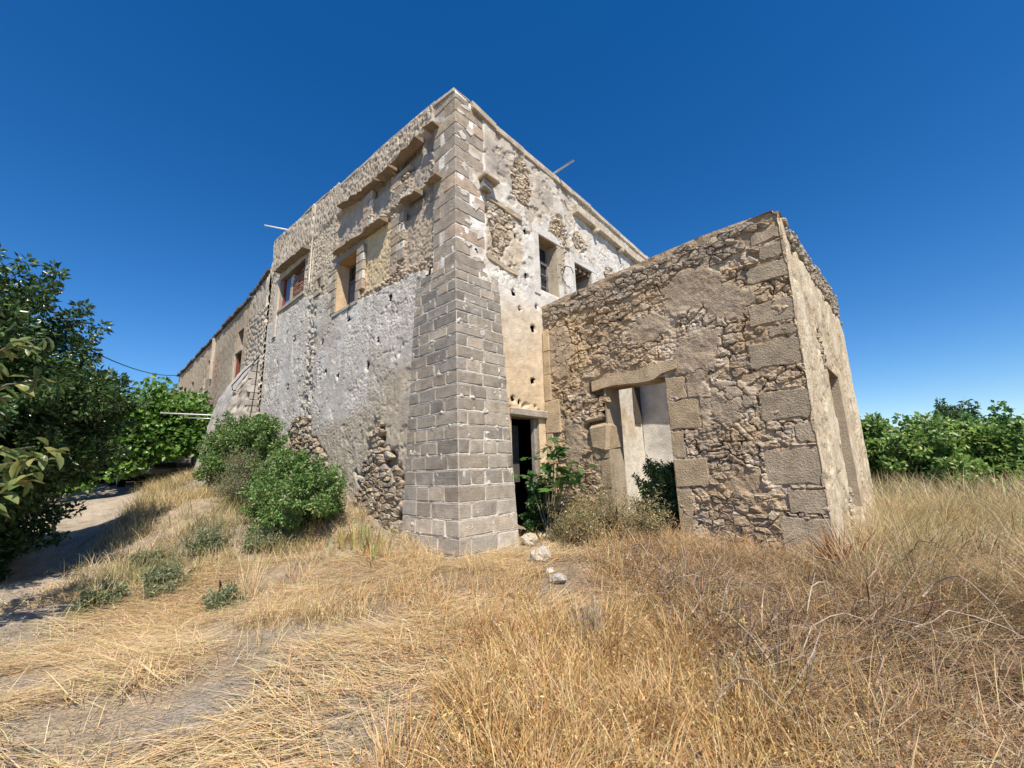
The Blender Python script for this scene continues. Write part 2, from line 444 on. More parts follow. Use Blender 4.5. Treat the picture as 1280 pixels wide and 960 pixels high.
# ================================================================== main building
main = thing('stone_building', 'tall weathered two storey stone building with flat roof and grey corner buttress', 'building', K, -YAW)
def pl(xs, ys): return lambda v: np.interp(v, xs, ys)
topL = pl([-8.6, -4.2, -4.1, -2.25, -1.13, 0], [8.47, 8.16, 8.03, 7.91, 7.83, 7.64])
topR = pl([0, .93, 2.72, 4.69, 6.75, 9], [7.64, 7.48, 7.37, 7.19, 6.99, 6.75])
W1 = (-4.10, -3.19, 4.93, 6.09); W2 = (-7.78, -6.03, 6.04, 6.98)
PITS_L = [(-1.84, 4.59, .06), (-2.56, 3.47, .08), (-3.78, 3.49, .06), (-3.43, 4.62, .06), (-4.68, 4.43, .06), (-5.36, 4.05, .08), (-.69, 4.66, .07), (-5.03, 5.95, .10), (-2.2, 3.9, .05), (-4.4, 3.7, .05), (-5.0, 3.2, .05), (-6.4, 4.9, .07), (-6.9, 5.2, .05), (-7.5, 4.5, .06), (-6.6, 3.7, .06), (-1.4, 3.6, .03), (-2.1, 4.15, .03), (-.66, 6.95, .05), (-.62, 6.2, .05), (-1.75, 5.75, .05), (-.62, 7.2, .06), (-5.3, 6.6, .05)]
def edgeL(s): return np.interp(s, [-8.6, -6.0, -5.5, -5.4, -4.5, -4.3, -3.2, -2.8, -1.1, -.9, 0], [5.85, 5.85, 5.80, 5.72, 5.5, 4.86, 4.87, 4.87, 4.80, 4.74, 4.6])
def bareL(s, z):
    m = blob(s, z, -2.15, 1.25, .62, .85, .14, .7, 11)
    m = np.maximum(m, blob(s, z, -1.55, .8, .5, .9, .12, .5, 12))
    m = np.maximum(m, blob(s, z, -5.65, 2.35, .55, .62, .12, .5, 13))
    m = np.maximum(m, blob(s, z, -5.0, 1.75, .9, .55, .12, .5, 14))
    return m
PANELS = [(-1.43, -.62, 4.98, 6.28, .05, (.37, .31, .235)), (-3.10, -1.88, 5.02, 6.30, .06, (.50, .40, .255)), (-2.6, -1.9, 6.45, 7.12, .05, (.33, .295, .25)), (-1.25, -.64, 6.36, 7.36, .05, (.335, .295, .245)),
          (-4.25, -2.75, 6.42, 7.30, .05, (.345, .30, .25)), (-1.02, -.42, 5.98, 6.30, .09, (.24, .215, .19)), (-1.72, -1.02, 5.95, 6.30, .09, (.24, .215, .19)), (-1.85, -1.0, 6.85, 7.24, .10, (.25, .23, .2)), (-.92, -.5, 6.98, 7.28, .10, (.22, .2, .18)), (-2.75, -1.9, 6.98, 7.18, .08, (.26, .23, .2))]
def hcL(S, Z):
    n1 = fbm(S * 2.2, Z * 2.2, 5, 1); n2 = fbm(S * 14, Z * 14, 3, 2); n3 = fbm(S * .9, Z * .9, 4, 8)
    e = edgeL(S) + (fbm(S * 5, Z * 0, 3, 21) - .5) * .06
    low = 1 - ss(-.015, .015, Z - e)
    # grey, pitted lower render
    C = lerp((.53, .49, .43), (.65, .61, .55), ss(.35, .65, n1))
    C = lerp(C, (.44, .40, .345), ss(.52, .68, fbm(S * 5, Z * .55, 4, 38)) * ss(.4, .6, n1) * .7)
    C = lerp(C, (.42, .37, .30), ss(.54, .7, n3) * .55)
    f1, f2, ci = worley(S * 21, Z * 21, 31)
    w1_, w2_, _c = worley(S * 1.3 + n2 * .35, Z * 1.3 + n1 * .8, 37); wk = w2_ - w1_
    pit = (1 - ss(.12, .30, f1)) * (ci > .45) * ss(.34, .52, fbm(S * 1.4, Z * 1.4, 4, 33))
    H = .012 + .018 * (n1 - .5) + .012 * (n2 - .5) - .030 * pit - .03 * (1 - ss(0, .035, wk)) * ss(.52, .60, fbm(S * 1.1, Z * 1.1, 4, 36)) - .012 * ss(.60, .63, fbm(S * 3.3, Z * 3.3, 4, 39))
    # upper rough coat
    f1b, f2b, cib = worley(S * 13, Z * 13, 41)
    rough = (f2b - f1b)
    Cu = lerp((.335, .29, .24), (.50, .455, .39), ss(.1, .5, rough) * (.4 + .6 * cib))
    Hu = -.035 + .055 * ss(.02, .55, rough) * (.4 + cib) + .05 * (n2 - .5)
    pit2 = (1 - ss(.12, .34, f1b)) * (cib > .35)
    west = 1 - ss(-4.5, -4.1, S)
    Cu = lerp(Cu, lerp((.44, .405, .35), (.58, .54, .47), n1), west * .85); Hu = Hu * (1 - west) + west * (.03 * (n1 - .5) + .03 * (n2 - .5) - .065 * pit2)
    Cu = Cu * np.array((1.0, .935, .835))
    band = ss(7.28, 7.42, Z + (n2 - .5) * .2)
    Cu = lerp(Cu, lerp((.42, .36, .285), (.55, .48, .385), n1), band * .85)
    Hu = Hu * (1 - band) + band * (.03 + .05 * (n2 - .5) - .065 * pit2 + .02 * (n1 - .5))
    C = lerp(Cu, C, low); H = Hu * (1 - low) + H * low
    for (a, b, c, d, dep, col) in PANELS:
        w = (n2 - .5) * .06
        m = ss(a - .02, a + .02, S + w) * (1 - ss(b - .02, b + .02, S + w)) * ss(c - .03, c + .03, Z + w) * (1 - ss(d - .03, d + .03, Z + w))
        sp = ss(.5, .62, fbm(S * 26, Z * 26, 2, 44))
        C = lerp(C, lerp(col, np.array(col) * 1.3, n1), m); H = H * (1 - m) + m * (-dep + .018 * (n2 - .5) - .014 * sp)
    # mid-left thin raised edging
    # tan stained damp zone and patch
    st = 1 - ss(-.15, .15, Z - (np.interp(S, [-8.6, -5, -2.9, -1.85, -.9], [2.3, 2.4, 2.65, 2.9, 2.45]) + (n1 - .5) * .4))
    st = np.maximum(st, ss(-1.95, -1.9, S) * (1 - ss(-1.2, -1.15, S)) * (1 - ss(3.2, 3.25, Z)) )
    C = lerp(C, lerp((.38, .315, .225), (.46, .39, .29), n2), st * low * .68)
    streak = (1 - ss(.18, .4, np.abs(S + 5.35 + (n1 - .5) * .5))) * (1 - ss(5.6, 5.9, Z)) * ss(2.7, 3.1, Z)
    H = H - streak * .05 * ss(.42, .6, n2); C = lerp(C, (.40, .35, .28), streak * ss(.4, .6, n2))
    pk = (1 - ss(.06, .12, np.abs(S + 5.62 + (n2 - .5) * .05))) * ss(5.9, 6.0, Z)
    C = lerp(C, (.60, .53, .42), pk * .8); H = H + pk * .03
    b = bareL(S, Z)
    C = lerp(C, (.36, .31, .245), b); H = H * (1 - b) + b * (-.10 + .05 * (n2 - .5))
    for (ps, pz, r) in PITS_L:
        m = 1 - ss(r * .80, r * 1.0, np.hypot(S - ps + (n2 - .5) * r, (Z - pz) * .8 + (n1 - .5) * r * 2))
        H = H - .03 * m
    q = ss(-.60, -.57, S) * ss(4.55, 4.6, Z)
    C = lerp(C, lerp((.42, .36, .29), (.72, .69, .63), ss(.45, .6, n1)), q); H = H * (1 - q) + q * (-.006 + .014 * (n2 - .5) + .012 * (n1 - .5))
    H = H - ss(-.03, 0, S) * .012
    # ragged recess round W1 band
    m = ss(-4.45, -4.4, S) * (1 - ss(-3.0, -2.95, S)) * ss(6.08, 6.1, Z) * (1 - ss(6.26, 6.28, Z))
    C = lerp(C, (.30, .28, .26), m); H = H * (1 - m) + m * -.03
    return H, C
sL = snap_axis(-8.6, 0, .0185, [W1[0], W1[1], W2[0], W2[1]]); zL = snap_axis(.2, 7.7, .0185, [W1[2], W1[3], W2[2], W2[3]])
wallL = wall_sheet('wall', LEFT, sL, zL, topL, hcL, [W1, W2], main, M_WALL, ztop_from=7.30, pits=PITS_L)

PITS_R = [(1.59, 4.87, .05), (1.72, 3.91, .06), (1.66, 2.97, .05), (1.25, 4.45, .05), (1.4, 4.2, .04), (1.85, 4.35, .04), (.45, 6.44, .05), (.41, 5.58, .045), (.42, 4.92, .05), (1.62, 5.75, .05), (1.35, 5.55, .04), (1.15, 2.62, .05), (1.3, 2.58, .04)]
DOOR = (1.10, 1.77, .2, 2.34); WA = (1.98, 2.55, 4.74, 5.84); WB = (3.12, 3.77, 4.5, 5.67)
def bareR(s, z):
    m = blob(s, z, 1.55, 6.72, .27, .46, .14, .5, 51)
    m = np.maximum(m, blob(s, z, .98, 5.75, .36, .17, .12, .45, 52))
    m = np.maximum(m, blob(s, z, .92, 5.35, .22, .36, .15, .5, 57))
    m = np.maximum(m, blob(s, z, 2.72, 6.18, .30, .32, .14, .6, 53))
    m = np.maximum(m, blob(s, z, 3.38, 6.22, .22, .24, .12, .2, 54))
    m = np.maximum(m, blob(s, z, 2.7, 5.6, .10, .34, .15, .6, 55))
    m = np.maximum(m, blob(s, z, 4.6, 5.85, .22, .20, .15, .5, 56))
    return m
def hcR(S, Z):
    n1 = fbm(S * 2.2, Z * 2.2, 5, 101); n2 = fbm(S * 13, Z * 13, 3, 102); n3 = fbm(S * 5, Z * 1.4, 4, 103)
    C = lerp((.63, .55, .43), (.72, .68, .60), ss(3.9, 4.6, Z + (n1 - .5) * .8))
    C = lerp(C, (.62, .48, .31), (1 - ss(2.6, 4.3, Z + (n1 - .5) * 1.2)) * .85)
    C = lerp(C, (.66, .63, .575), ss(1.35, 1.6, S + (n1 - .5) * .4) * ss(4.2, 4.6, Z) * .9)
    C = lerp(C, (.56, .51, .43), ss(.52, .70, n3) * ss(4.4, 5, Z) * .85)
    up = ss(6.0, 6.5, Z + (n1 - .5) * .8) * (1 - ss(2.2, 3.1, S))
    C = lerp(C, (.50, .44, .36), up * .8)
    C = lerp(C, (.40, .355, .305), blob(S, Z, .98, 6.75, .40, .42, .2, .4, 105))
    C = lerp(C, (.37, .33, .28), blob(S, Z, 2.25, 6.85, .25, .28, .2, .4, 106) * .7)
    C = lerp(C, (.66, .62, .54), blob(S, Z, 1.05, 6.25, .38, .30, .2, .4, 107) * .9)
    C = lerp(C, (.52, .43, .31), blob(S, Z, 1.05, 5.35, .48, .55, .2, .4, 108) * .8)
    H = .012 + .03 * (n1 - .5) + .014 * (n2 - .5)
    f1, f2, ci = worley(S * 7, Z * 7, 111)
    crack = (1 - ss(0, .09, f2 - f1)) * ss(.50, .62, fbm(S * 1.9, Z * 1.9, 4, 112)) * ss(4.3, 4.8, Z)
    H = H - .035 * crack + .012 * (ci - .5) * ss(4.6, 5, Z)
    peel = ss(.56, .62, fbm(S * 4, Z * 4, 4, 115)) * ss(4.6, 5.2, Z) * (1 - ss(3.0, 3.3, S) * .6)
    C = lerp(C, lerp((.44, .37, .28), (.52, .46, .38), n2), peel * .75); H = H - .025 * peel
    b = bareR(S, Z)
    C = lerp(C, (.50, .43, .33), b); H = H * (1 - b) + b * (-.035 + .03 * (n2 - .5))
    for (ps, pz, r) in PITS_R:
        m = 1 - ss(r * .9, r * 1.5, np.hypot(S - ps + (n2 - .5) * r, Z - pz + (n1 - .5) * r * 2))
        H = H - .03 * m
    cr = (1 - ss(.008, .02, np.abs(Z - (4.78 + (S - .95) * .55) + (n2 - .5) * .08))) * ss(.93, .96, S) * (1 - ss(1.3, 1.36, S))
    H = H - .06 * cr
    q = (1 - ss(.60, .64, S)) * ss(4.55, 4.6, Z)
    C = lerp(C, lerp((.50, .43, .34), (.80, .78, .72), ss(.40, .55, n1)), q); H = H * (1 - q) + q * (-.004 + .016 * (n2 - .5) + .014 * (n1 - .5))
    dl = (1 - ss(.04, .06, np.abs(Z - 2.52 - .08 * np.sin(S * 9)))) * (S < 2.05) * (S > 1.0)
    H = H - .04 * dl * ss(.4, .6, n2)
    H = H - (1 - ss(0, .03, S)) * .012
    # inside of the annex: whitewash, stained
    ins = ss(2.0, 2.05, S) * (1 - ss(3.9, 4.0, Z))
    C = lerp(C, lerp((.62, .585, .52), (.52, .43, .31), ss(.5, .7, fbm(S * 3, Z * 1.6, 4, 116)) * ss(1.6, 2.6, Z)), ins)
    return H, C
sR = snap_axis(0, 7.6, .02, [DOOR[0], DOOR[1], WA[0], WA[1], WB[0], WB[1]]); zR = snap_axis(.2, 7.5, .02, [DOOR[3], WA[2], WA[3], WB[2], WB[3]])
wall_sheet('wall', RIGHT, sR, zR, topR, hcR, [DOOR, WA, WB], main, M_WALL, ztop_from=6.6, pits=PITS_R)

# bare patches: single stones
lay_stones(LEFT, (-6.6, -.9, .4, 3.1), .17, .085, bareL, .04, main, 201, 130, tint=.98)
lay_stones(RIGHT, (.6, 5.0, 4.9, 7.2), .13, .065, bareR, .02, main, 202, 150, tint=1.3)

# shell: rear walls, roof, floor of the upper storey
sh = MB()
sh.add(*box(-8.6, -8.3, .42, 8.9, .2, 8.2), (.40, .35, .28)); sh.add(*box(-8.3, -.01, 8.6, 8.9, .2, 6.7), (.40, .35, .28)); sh.add(*box(-.3, -.02, 7.61, 8.6, .2, 6.7), (.40, .35, .28))
sh.build('rear_wall', M_WALL, main)
sh = MB(); sh.add(*box(-8.28, -.36, .36, 8.58, 6.55, 6.70), (.3, .27, .23)); sh.build('roof', M_WALL, main)
sh = MB(); sh.add(*box(-8.28, -.36, .42, 8.58, 3.0, 3.12), (.2, .16, .12)); sh.build('floor', M_WOOD, main)

# openings
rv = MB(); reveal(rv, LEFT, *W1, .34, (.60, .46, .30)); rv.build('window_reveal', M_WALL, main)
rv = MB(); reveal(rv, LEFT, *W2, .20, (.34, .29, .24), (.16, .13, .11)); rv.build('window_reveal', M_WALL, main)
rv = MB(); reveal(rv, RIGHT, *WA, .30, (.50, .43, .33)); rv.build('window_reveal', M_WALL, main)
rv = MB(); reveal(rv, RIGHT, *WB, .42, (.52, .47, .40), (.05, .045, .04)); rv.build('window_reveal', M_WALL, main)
rv = MB(); reveal(rv, RIGHT, *DOOR, .14, (.36, .29, .20)); rv.build('door_reveal', M_WALL, main)
def bx(mb, face, s0, s1, z0, z1, h0, h1, col):
    V, _ = box(s0, s1, z0, z1, h0, h1)
    P = face.P(V[:, 0], V[:, 1], V[:, 2]); F = []
    ctr = P.mean(0)
    for f in BOXF:
        p = P[list(f)]; n = np.cross(p[1] - p[0], p[2] - p[0])
        F.append(f if n @ (p.mean(0) - ctr) > 0 else f[::-1])
    mb.add(P, F, col); return mb
def window(face, a, b, c, d, dep, fc, mid, panes):
    m = MB(); w = .05
    for r in ((a, a + w, c, d), (b - w, b, c, d), (a + w, b - w, d - w, d), (a + w, b - w, c, c + w)): bx(m, face, *r, -dep, -dep + .06, fc)
    bx(m, face, a + w, b - w, mid, mid + .05, -dep, -dep + .065, fc)
    fr = m.build('window_frame', M_WOOD, main)
    for (p, q, r, t) in panes:
        g = MB(); bx(g, face, p + .004, q - .004, r + .004, t - .004, -dep + .01, -dep + .022, fc); g.build('pane', M_GLASS, fr)
    return fr
f = window(LEFT, W1[0], W1[1], W1[2], W1[3], .33, (.13, .11, .10), 5.66, [(W1[0] + .05, W1[1] - .05, 5.71, W1[3] - .05)])
for s0 in (W1[0] + .05, (W1[0] + W1[1]) / 2 + .005):
    m = MB(); bx(m, LEFT, s0, s0 + .40, W1[2] + .05, 5.66, -.32, -.285, (.12, .125, .14))
    for k in range(4): bx(m, LEFT, s0 + .04 + k * .085, s0 + .11 + k * .085, W1[2] + .10, 5.6, -.284, -.272, (.14, .14, .155))
    m.build('shutter', M_WOOD, main)
fr = window(RIGHT, WA[0], WA[1], WA[2], WA[3], .28, (.30, .28, .26), 5.45, [(WA[0] + .05, WA[1] - .05, 5.5, WA[3] - .05), (WA[0] + .05, 2.25, WA[2] + .05, 5.45), (2.29, WA[1] - .05, WA[2] + .05, 5.45)])
m = MB(); bx(m, RIGHT, 2.25, 2.29, WA[2] + .05, 5.45, -.28, -.22, (.30, .28, .26)); m.build('mullion', M_WOOD, fr)
for z in (4.95, 5.2): 
    m = MB(); bx(m, RIGHT, WA[0] + .05, WA[1] - .05, z, z + .018, -.21, -.195, (.2, .2, .2)); m.build('bar', M_WOOD, fr)
for s0 in (3.2, 3.36, 3.52, 3.68):
    m = MB(); bx(m, RIGHT, s0, s0 + .07, 5.56, 5.66, -.41, -.03, (.26, .19, .13)); m.build('lintel_beam', M_WOOD, main)
# blue door leaf and brick filling of the far window
m = MB(); bx(m, LEFT, -7.76, -7.70, 6.06, 6.97, -.17, -.08, (.34, .10, .07)); m.build('door_post', M_RED, main)
m = MB(); bx(m, LEFT, -7.68, -7.34, 6.06, 6.96, -.17, -.13, (.1, .2, .34)); m.build('blue_board', M_BLUE, main)
m = MB(); bx(m, LEFT, -7.335, -7.10, 6.06, 6.96, -.17, -.125, (.5, .55, .6)); m.build('pale_board', mat_plain('pale_blue_boards', (.42, .52, .60), .6), main)
m = MB(); bx(m, LEFT, -7.09, -6.93, 6.05, 6.62, -.19, -.04, (.45, .38, .29)); m.build('infill_post', M_WALL, main)
rg = np.random.default_rng(5)
for j in range(13):
    z0 = 6.06 + j * .058; s = -6.92 + (.09 if j & 1 else 0)
    if z0 > 6.62 + .2: break
    while s < -6.06:
        e = min(s + .17, -6.05)
        if e - s > .04 and not (z0 > 6.55 and rg.random() < .2):
            m = MB(); V, F = cham(s, e - .012, .045 + rg.uniform(-.008, .008), .15, z0, z0 + .047, .006, .003, rg); m.add(V, F, np.array((.31, .17, .12)) * rg.uniform(.7, 1.2)); m.build('brick', M_BLOCK, main)
        s = e
m = MB(); bx(m, LEFT, -7.85, -5.95, 5.98, 6.055, -.15, .035, (.40, .36, .30)); m.build('sill', M_BLOCK, main)
m = MB(); bx(m, LEFT, -4.22, -3.05, 4.86, 4.925, -.33, .03, (.44, .40, .33)); m.build('sill', M_BLOCK, main)
m = MB(); bx(m, LEFT, -8.05, -7.80, 5.3, 7.0, -.05, .05, (.60, .52, .43)); m.build('plaster_strip', M_WALL, main)
# white plaster surrounds on the right-hand face
for (a, b, c, d) in ((1.80, 1.975, 4.62, 6.0), (2.555, 2.70, 4.62, 5.0), (1.80, 2.72, 5.845, 6.02), (2.98, 3.115, 4.5, 5.85), (2.98, 3.98, 5.675, 5.83), (3.775, 3.93, 4.5, 5.67)):
    m = MB(); V, F = cham(-.05, .028, a, b, c, d, .008, .006); m.add(V, F, (.64, .61, .555)); m.build('surround', M_WALL, main)
for k, (z0, z1) in enumerate(((4.62, 4.88), (4.885, 5.15), (5.155, 5.44), (5.445, 5.835))):
    m = MB(); V, F = cham(-.1, .02, 2.555 + .15 * (k == 0), 2.74 + .05 * (k & 1), z0, z1, .008, .005); m.add(V, F, (.45, .385, .29)); m.build('jamb_block', M_BLOCK, main)

# stone hoods above the openings of the long face
def hood(x0, x1, z0, z1, d=.15, th=.024):
    n = max(4, int((x1 - x0) / .12)); V = []; F = []
    for i in range(n + 1):
        t = i / n; x = x0 + (x1 - x0) * t; z = z0 + (z1 - z0) * t
        j = random.uniform(-.03, .05) if random.random() < .5 else 0; k = random.uniform(-.014, .014)
        V += [(x, -d + j, z + k), (x, -d + j + .01, z + th + k), (x, .03, z + th + .06), (x, .03, z - .01 + k)]
    for i in range(n):
        for q in range(4): F.append((i * 4 + q, (i + 1) * 4 + q, (i + 1) * 4 + (q + 1) % 4, i * 4 + (q + 1) % 4)[::-1])
    F += [(0, 1, 2, 3)[::-1], tuple(n * 4 + q for q in (0, 1, 2, 3))]
    mesh('hood_stone', V, F, np.array([(.34, .26, .185)] * len(V)) * random.uniform(.8, 1.1), M_BLOCK, main)
for h in ((-4.12, -3.35, 6.29, 6.27), (-3.345, -2.51, 6.26, 6.235), (-2.505, -2.05, 6.235, 6.20), (-1.44, -.93, 6.235, 6.205), (-.68, -.34, 6.205, 6.195), (-4.0, -3.15, 7.37, 7.27), (-3.145, -2.28, 7.26, 7.14), (-2.25, -1.78, 7.16, 7.15), (-1.73, -.92, 7.15, 7.24), (-.71, -.42, 7.29, 7.20)): hood(*h)
hood(-7.87, -6.8, 7.20, 7.15, .2); hood(-6.795, -5.74, 7.15, 7.09, .2)
# fragments of ledges on the right-hand face
def ledge(y0, y1, z0, z1, d, th):
    V, F = cham(-.04, d, y0, y1, z0, z0 + th, .012, .012); V[:, 2] += (V[:, 1] - y0) / (y1 - y0) * (z1 - z0)
    m = MB(); m.add(V, F, (.47, .38, .27)); m.build('ledge_stone', M_BLOCK, main)
ledge(.47, .80, 6.22, 6.2, .2, .06); ledge(.64, 1.08, 5.93, 5.90, .045, .11); ledge(1.085, 1.5, 5.90, 5.88, .045, .11)
ledge(.64, 1.02, 4.86, 4.80, .03, .12); ledge(1.025, 1.34, 4.80, 4.76, .03, .10)
m = MB(); V, F = cham(-.04, .12, .50, .72, 6.05, 6.21, .02, .02); m.add(V, F, (.36, .33, .29)); m.build('bracket_stone', M_BLOCK, main)

# copings and cornice
def coping(face, a, b, topf, seg, d, th, up, col):
    s = a; k = 0
    while s < b - .1:
        e = min(b, s + seg * random.uniform(.7, 1.3)); za, zb = float(topf(s)), float(topf(e))
        V, F = cham(s + .004, e - .004, -.34, d + random.uniform(-.012, .012), -th, up, .012, .010)
        P = face.P(V[:, 0], V[:, 2] + za + (V[:, 0] - s) / (e - s) * (zb - za), V[:, 1])
        ctr = P.mean(0); G = []
        for f in F:
            p = P[f]; n = np.cross(p[1] - p[0], p[2] - p[0]); G.append(f if n @ (p.mean(0) - ctr) > 0 else f[::-1])
        m = MB(); m.add(P, G, np.array(col) * random.uniform(.85, 1.15)); m.build('coping_stone', M_BLOCK, main); s = e
coping(LEFT, -4.1, -.02, topL, .7, .03, .03, .05, (.46, .41, .34)); coping(LEFT, -8.6, -4.12, topL, .8, .03, .02, .05, (.42, .37, .31))
coping(RIGHT, .33, 3.2, topR, .7, .05, .08, .06, (.47, .40, .31)); coping(RIGHT, 3.2, 7.5, topR, .8, .06, .06, .06, (.50, .45, .37))
s = 3.2
while s < 7.3:
    e = s + random.uniform(.5, .8); z = float(np.interp((s + e) / 2, [3.2, 6.04], [6.83, 6.62]))
    V, F = cham(-.05, .13, s, e - .006, z, z + .20, .012, .008); V[:, 2] -= (V[:, 1] - (s + e) / 2) * .074
    m = MB(); m.add(V, F, (.56, .49, .38)); m.build('cornice_stone', M_BLOCK, main); s = e
for y in (3.9, 5.0): 
    V, F = cham(-.03, .17, y, y + .09, 6.66 - (y - 3.9) * .074, 6.76 - (y - 3.9) * .074, .02, .012); m = MB(); m.add(V, F, (.6, .52, .4)); m.build('bracket_stone', M_BLOCK, main)

# corner quoins of the upper storey
QC = np.array([(.36, .31, .25), (.40, .34, .27), (.43, .335, .255), (.34, .295, .24), (.39, .32, .24), (.31, .275, .23)])
rg = np.random.default_rng(77)
z = 4.53; k = 0
while z < 7.5:
    h = rg.uniform(.205, .245); z1 = min(z + h, 7.60); g = .009
    long_l = k & 1; L = .57 if long_l else .30; Rr = .30 if long_l else .62
    cc = QC[rg.integers(len(QC))] * rg.uniform(.85, 1.1)
    m = MB(); m.add(*cham(-L + g, 0.003, -.003, Rr - g, z + g * .6, z1 - g * .6, .010, .007, rg), cc); m.build('quoin_block', M_BLOCK, main)
    if long_l:
        if rg.random() < .6:
            w = rg.uniform(.16, .3); m = MB(); m.add(*cham(-.06, .006, .62 - w, .62, z + g, z1 - g, .01, .005, rg), QC[rg.integers(4)] * 1.1); m.build('quoin_block', M_BLOCK, main)
    else:
        if rg.random() < .75:
            w = rg.uniform(.14, .24); m = MB(); m.add(*cham(-.57, -.57 + w, -.006, .06, z + g, z1 - g, .01, .005, rg), QC[rg.integers(4)]); m.build('quoin_block', M_BLOCK, main)
    z = z1; k += 1
for (c0, c1, w_, h_) in [(.12, 7.28, .12, .05), (.30, 7.05, .10, .10), (.14, 6.86, .10, .08), (.40, 6.62, .16, .07), (.20, 6.30, .10, .08), (.46, 6.12, .10, .12), (.16, 5.82, .08, .06), (.42, 5.70, .12, .09), (.24, 5.36, .10, .06), (.48, 5.22, .10, .10), (.2, 4.95, .12, .06), (.44, 4.76, .12, .07), (.22, 7.42, .14, .04)]:
    t_ = np.sort(rg.uniform(0, 2 * math.pi, 9)); pg_ = np.stack([c0 + w_ * np.cos(t_) * rg.uniform(.6, 1.15, 9), c1 + h_ * np.sin(t_) * rg.uniform(.6, 1.15, 9)], 1)
    V, F = stone_geom(RIGHT, pg_, .020, rg, 0, .02); V[:, 0] = np.clip(V[:, 0], -.01, .011 + rg.uniform(0, .004)); mesh('plaster_patch', V, F, np.array((.60, .56, .49)), M_WALL, main, False)
# toothed jamb blocks of the former windows
def toothed(x0, x1, z0, z1, flip, h=.19, white=.35):
    z = z0; k = 0
    while z < z1 - .05:
        zz = min(z + h * rg.uniform(.85, 1.15), z1); w = (x1 - x0) * (1.0 if k & 1 else .55)
        a, b = (x0, x0 + w) if flip else (x1 - w, x1)
        m = MB(); m.add(*cham(a, b, -.022, .06, z + .006, zz - .006, .008, .004, rg), QC[rg.integers(5)] * 1.05); m.build('jamb_block', M_BLOCK, main)
        if not k & 1 and rg.random() < .8:
            a2, b2 = (x0 + w + .01, x1) if flip else (x0, x1 - w - .01)
            m = MB(); m.add(*cham(a2, b2, -.012, .05, z + .01, zz - .01, .008, .006, rg), (.60, .565, .50)); m.build('plaster_patch', M_WALL, main)
        z = zz; k += 1
toothed(-1.86, -1.44, 4.99, 6.12, True); toothed(-3.18, -2.90, 4.93, 6.10, True); toothed(-4.50, -4.115, 4.95, 5.98, False)
toothed(-1.90, -1.28, 6.36, 6.98, True, .17); toothed(-2.98, -2.62, 6.42, 7.16, True, .18)
for (a, b, c, d) in ((-5.30, -4.82, 6.06, 6.22), (-5.28, -5.14, 5.82, 6.05), (-4.93, -4.75, 5.80, 6.05), (-5.3, -4.9, 5.66, 5.80)):
    m = MB(); m.add(*cham(a, b, -.03, .06, c, d, .01, .006, rg), (.40, .345, .27)); m.build('jamb_block', M_BLOCK, main)
# door: lintel, right-hand strip, leaf standing inside
m = MB(); V, F = cham(-.3, .07, 1.04, 1.95, 2.345, 2.47, .015, .012); m.add(V, F, (.43, .385, .32)); m.build('lintel', M_BLOCK, main)
m = MB(); bx(m, RIGHT, 1.50, 1.70, 1.3, 2.25, -.44, -.41, (.10, .09, .08)); m.build('door_leaf', M_WOOD, main)
m = MB(); bx(m, RIGHT, 1.70, 1.766, .45, 2.335, -.12, -.05, (.33, .30, .27)); m.build('door_post', M_WOOD, main)

# battered corner buttress
butt = bpy.data.objects.new('buttress', None); COL.objects.link(butt); butt.parent = main; butt['label'] = 'grey corner buttress of squared blocks with white mortar'
ZB0, ZB1 = .22, 4.60
def off(z):
    t = (ZB1 - z) / (ZB1 - .4); return .115 * t + .016, .195 * t + .016       # left face (-y), right face (+x)
def ends(z):
    t = (ZB1 - z) / (ZB1 - .4); return 1.02 + .13 * t, .88 + .10 * t
zs = [ZB0]; 
while zs[-1] < ZB1 - .1: zs.append(zs[-1] + .226 - .068 * (zs[-1] - ZB0) / (ZB1 - ZB0))
zs[-1] = ZB1
core = MB()
for side in (0, 1):
    zz = np.arange(ZB0, ZB1 + .001, .0125); tt = np.linspace(0, 1, 100); TT, ZG = np.meshgrid(tt, zz)
    fr_ = (ZB1 - ZG) / (ZB1 - .4); A_ = .115 * fr_ + .016; B_ = .195 * fr_ + .016
    dj = np.min(np.abs(ZG[..., None] - np.array(zs)), -1)
    if side == 0: U0 = -(1.02 + .13 * fr_) - 0 * A_; X_ = U0 + TT * (B_ - U0)
    else: X_ = -A_ + TT * (.88 + .10 * fr_ + A_)
    nA = fbm(X_ * 9, ZG * 9, 4, 240 + side); nB = fbm(X_ * 30, ZG * 30, 3, 250 + side)
    h_ = -.013 + .012 * (nA - .5) + .014 * (nB - .5) + .013 * np.exp(-(dj / .010) ** 2) + .014 * ss(.70, .78, nA)
    h_ = np.where((TT < .02) | (TT > .98), -.012, h_)
    P_ = np.stack([X_, -A_ - h_, ZG], -1) if side == 0 else np.stack([B_ + h_, X_, ZG], -1)
    m_, n_ = TT.shape; I = np.arange(m_ * n_).reshape(m_, n_)
    core.add(P_.reshape(-1, 3), np.stack([I[:-1, :-1], I[:-1, 1:], I[1:, 1:], I[1:, :-1]], -1).reshape(-1, 4), lerp((.46, .43, .375), (.60, .57, .51), nB).reshape(-1, 3))
V = []
for z in (ZB0, ZB1):
    a, b = off(z); l, r_ = ends(z); V += [(-l, .3, z), (-l, -a + .03, z), (b - .03, -a + .03, z), (b - .03, r_, z), (-.3, r_, z), (-.3, .3, z)]
core.add(np.array(V), [(q, (q + 1) % 6, 6 + (q + 1) % 6, 6 + q) for q in (0, 3, 4)] + [tuple(range(6, 12))], (.5, .47, .42))
core.build('mortar', M_WALL, butt, True)
BC = np.array([(.335, .30, .25), (.29, .26, .22), (.37, .325, .265), (.32, .28, .23), (.28, .255, .22), (.39, .335, .265)])
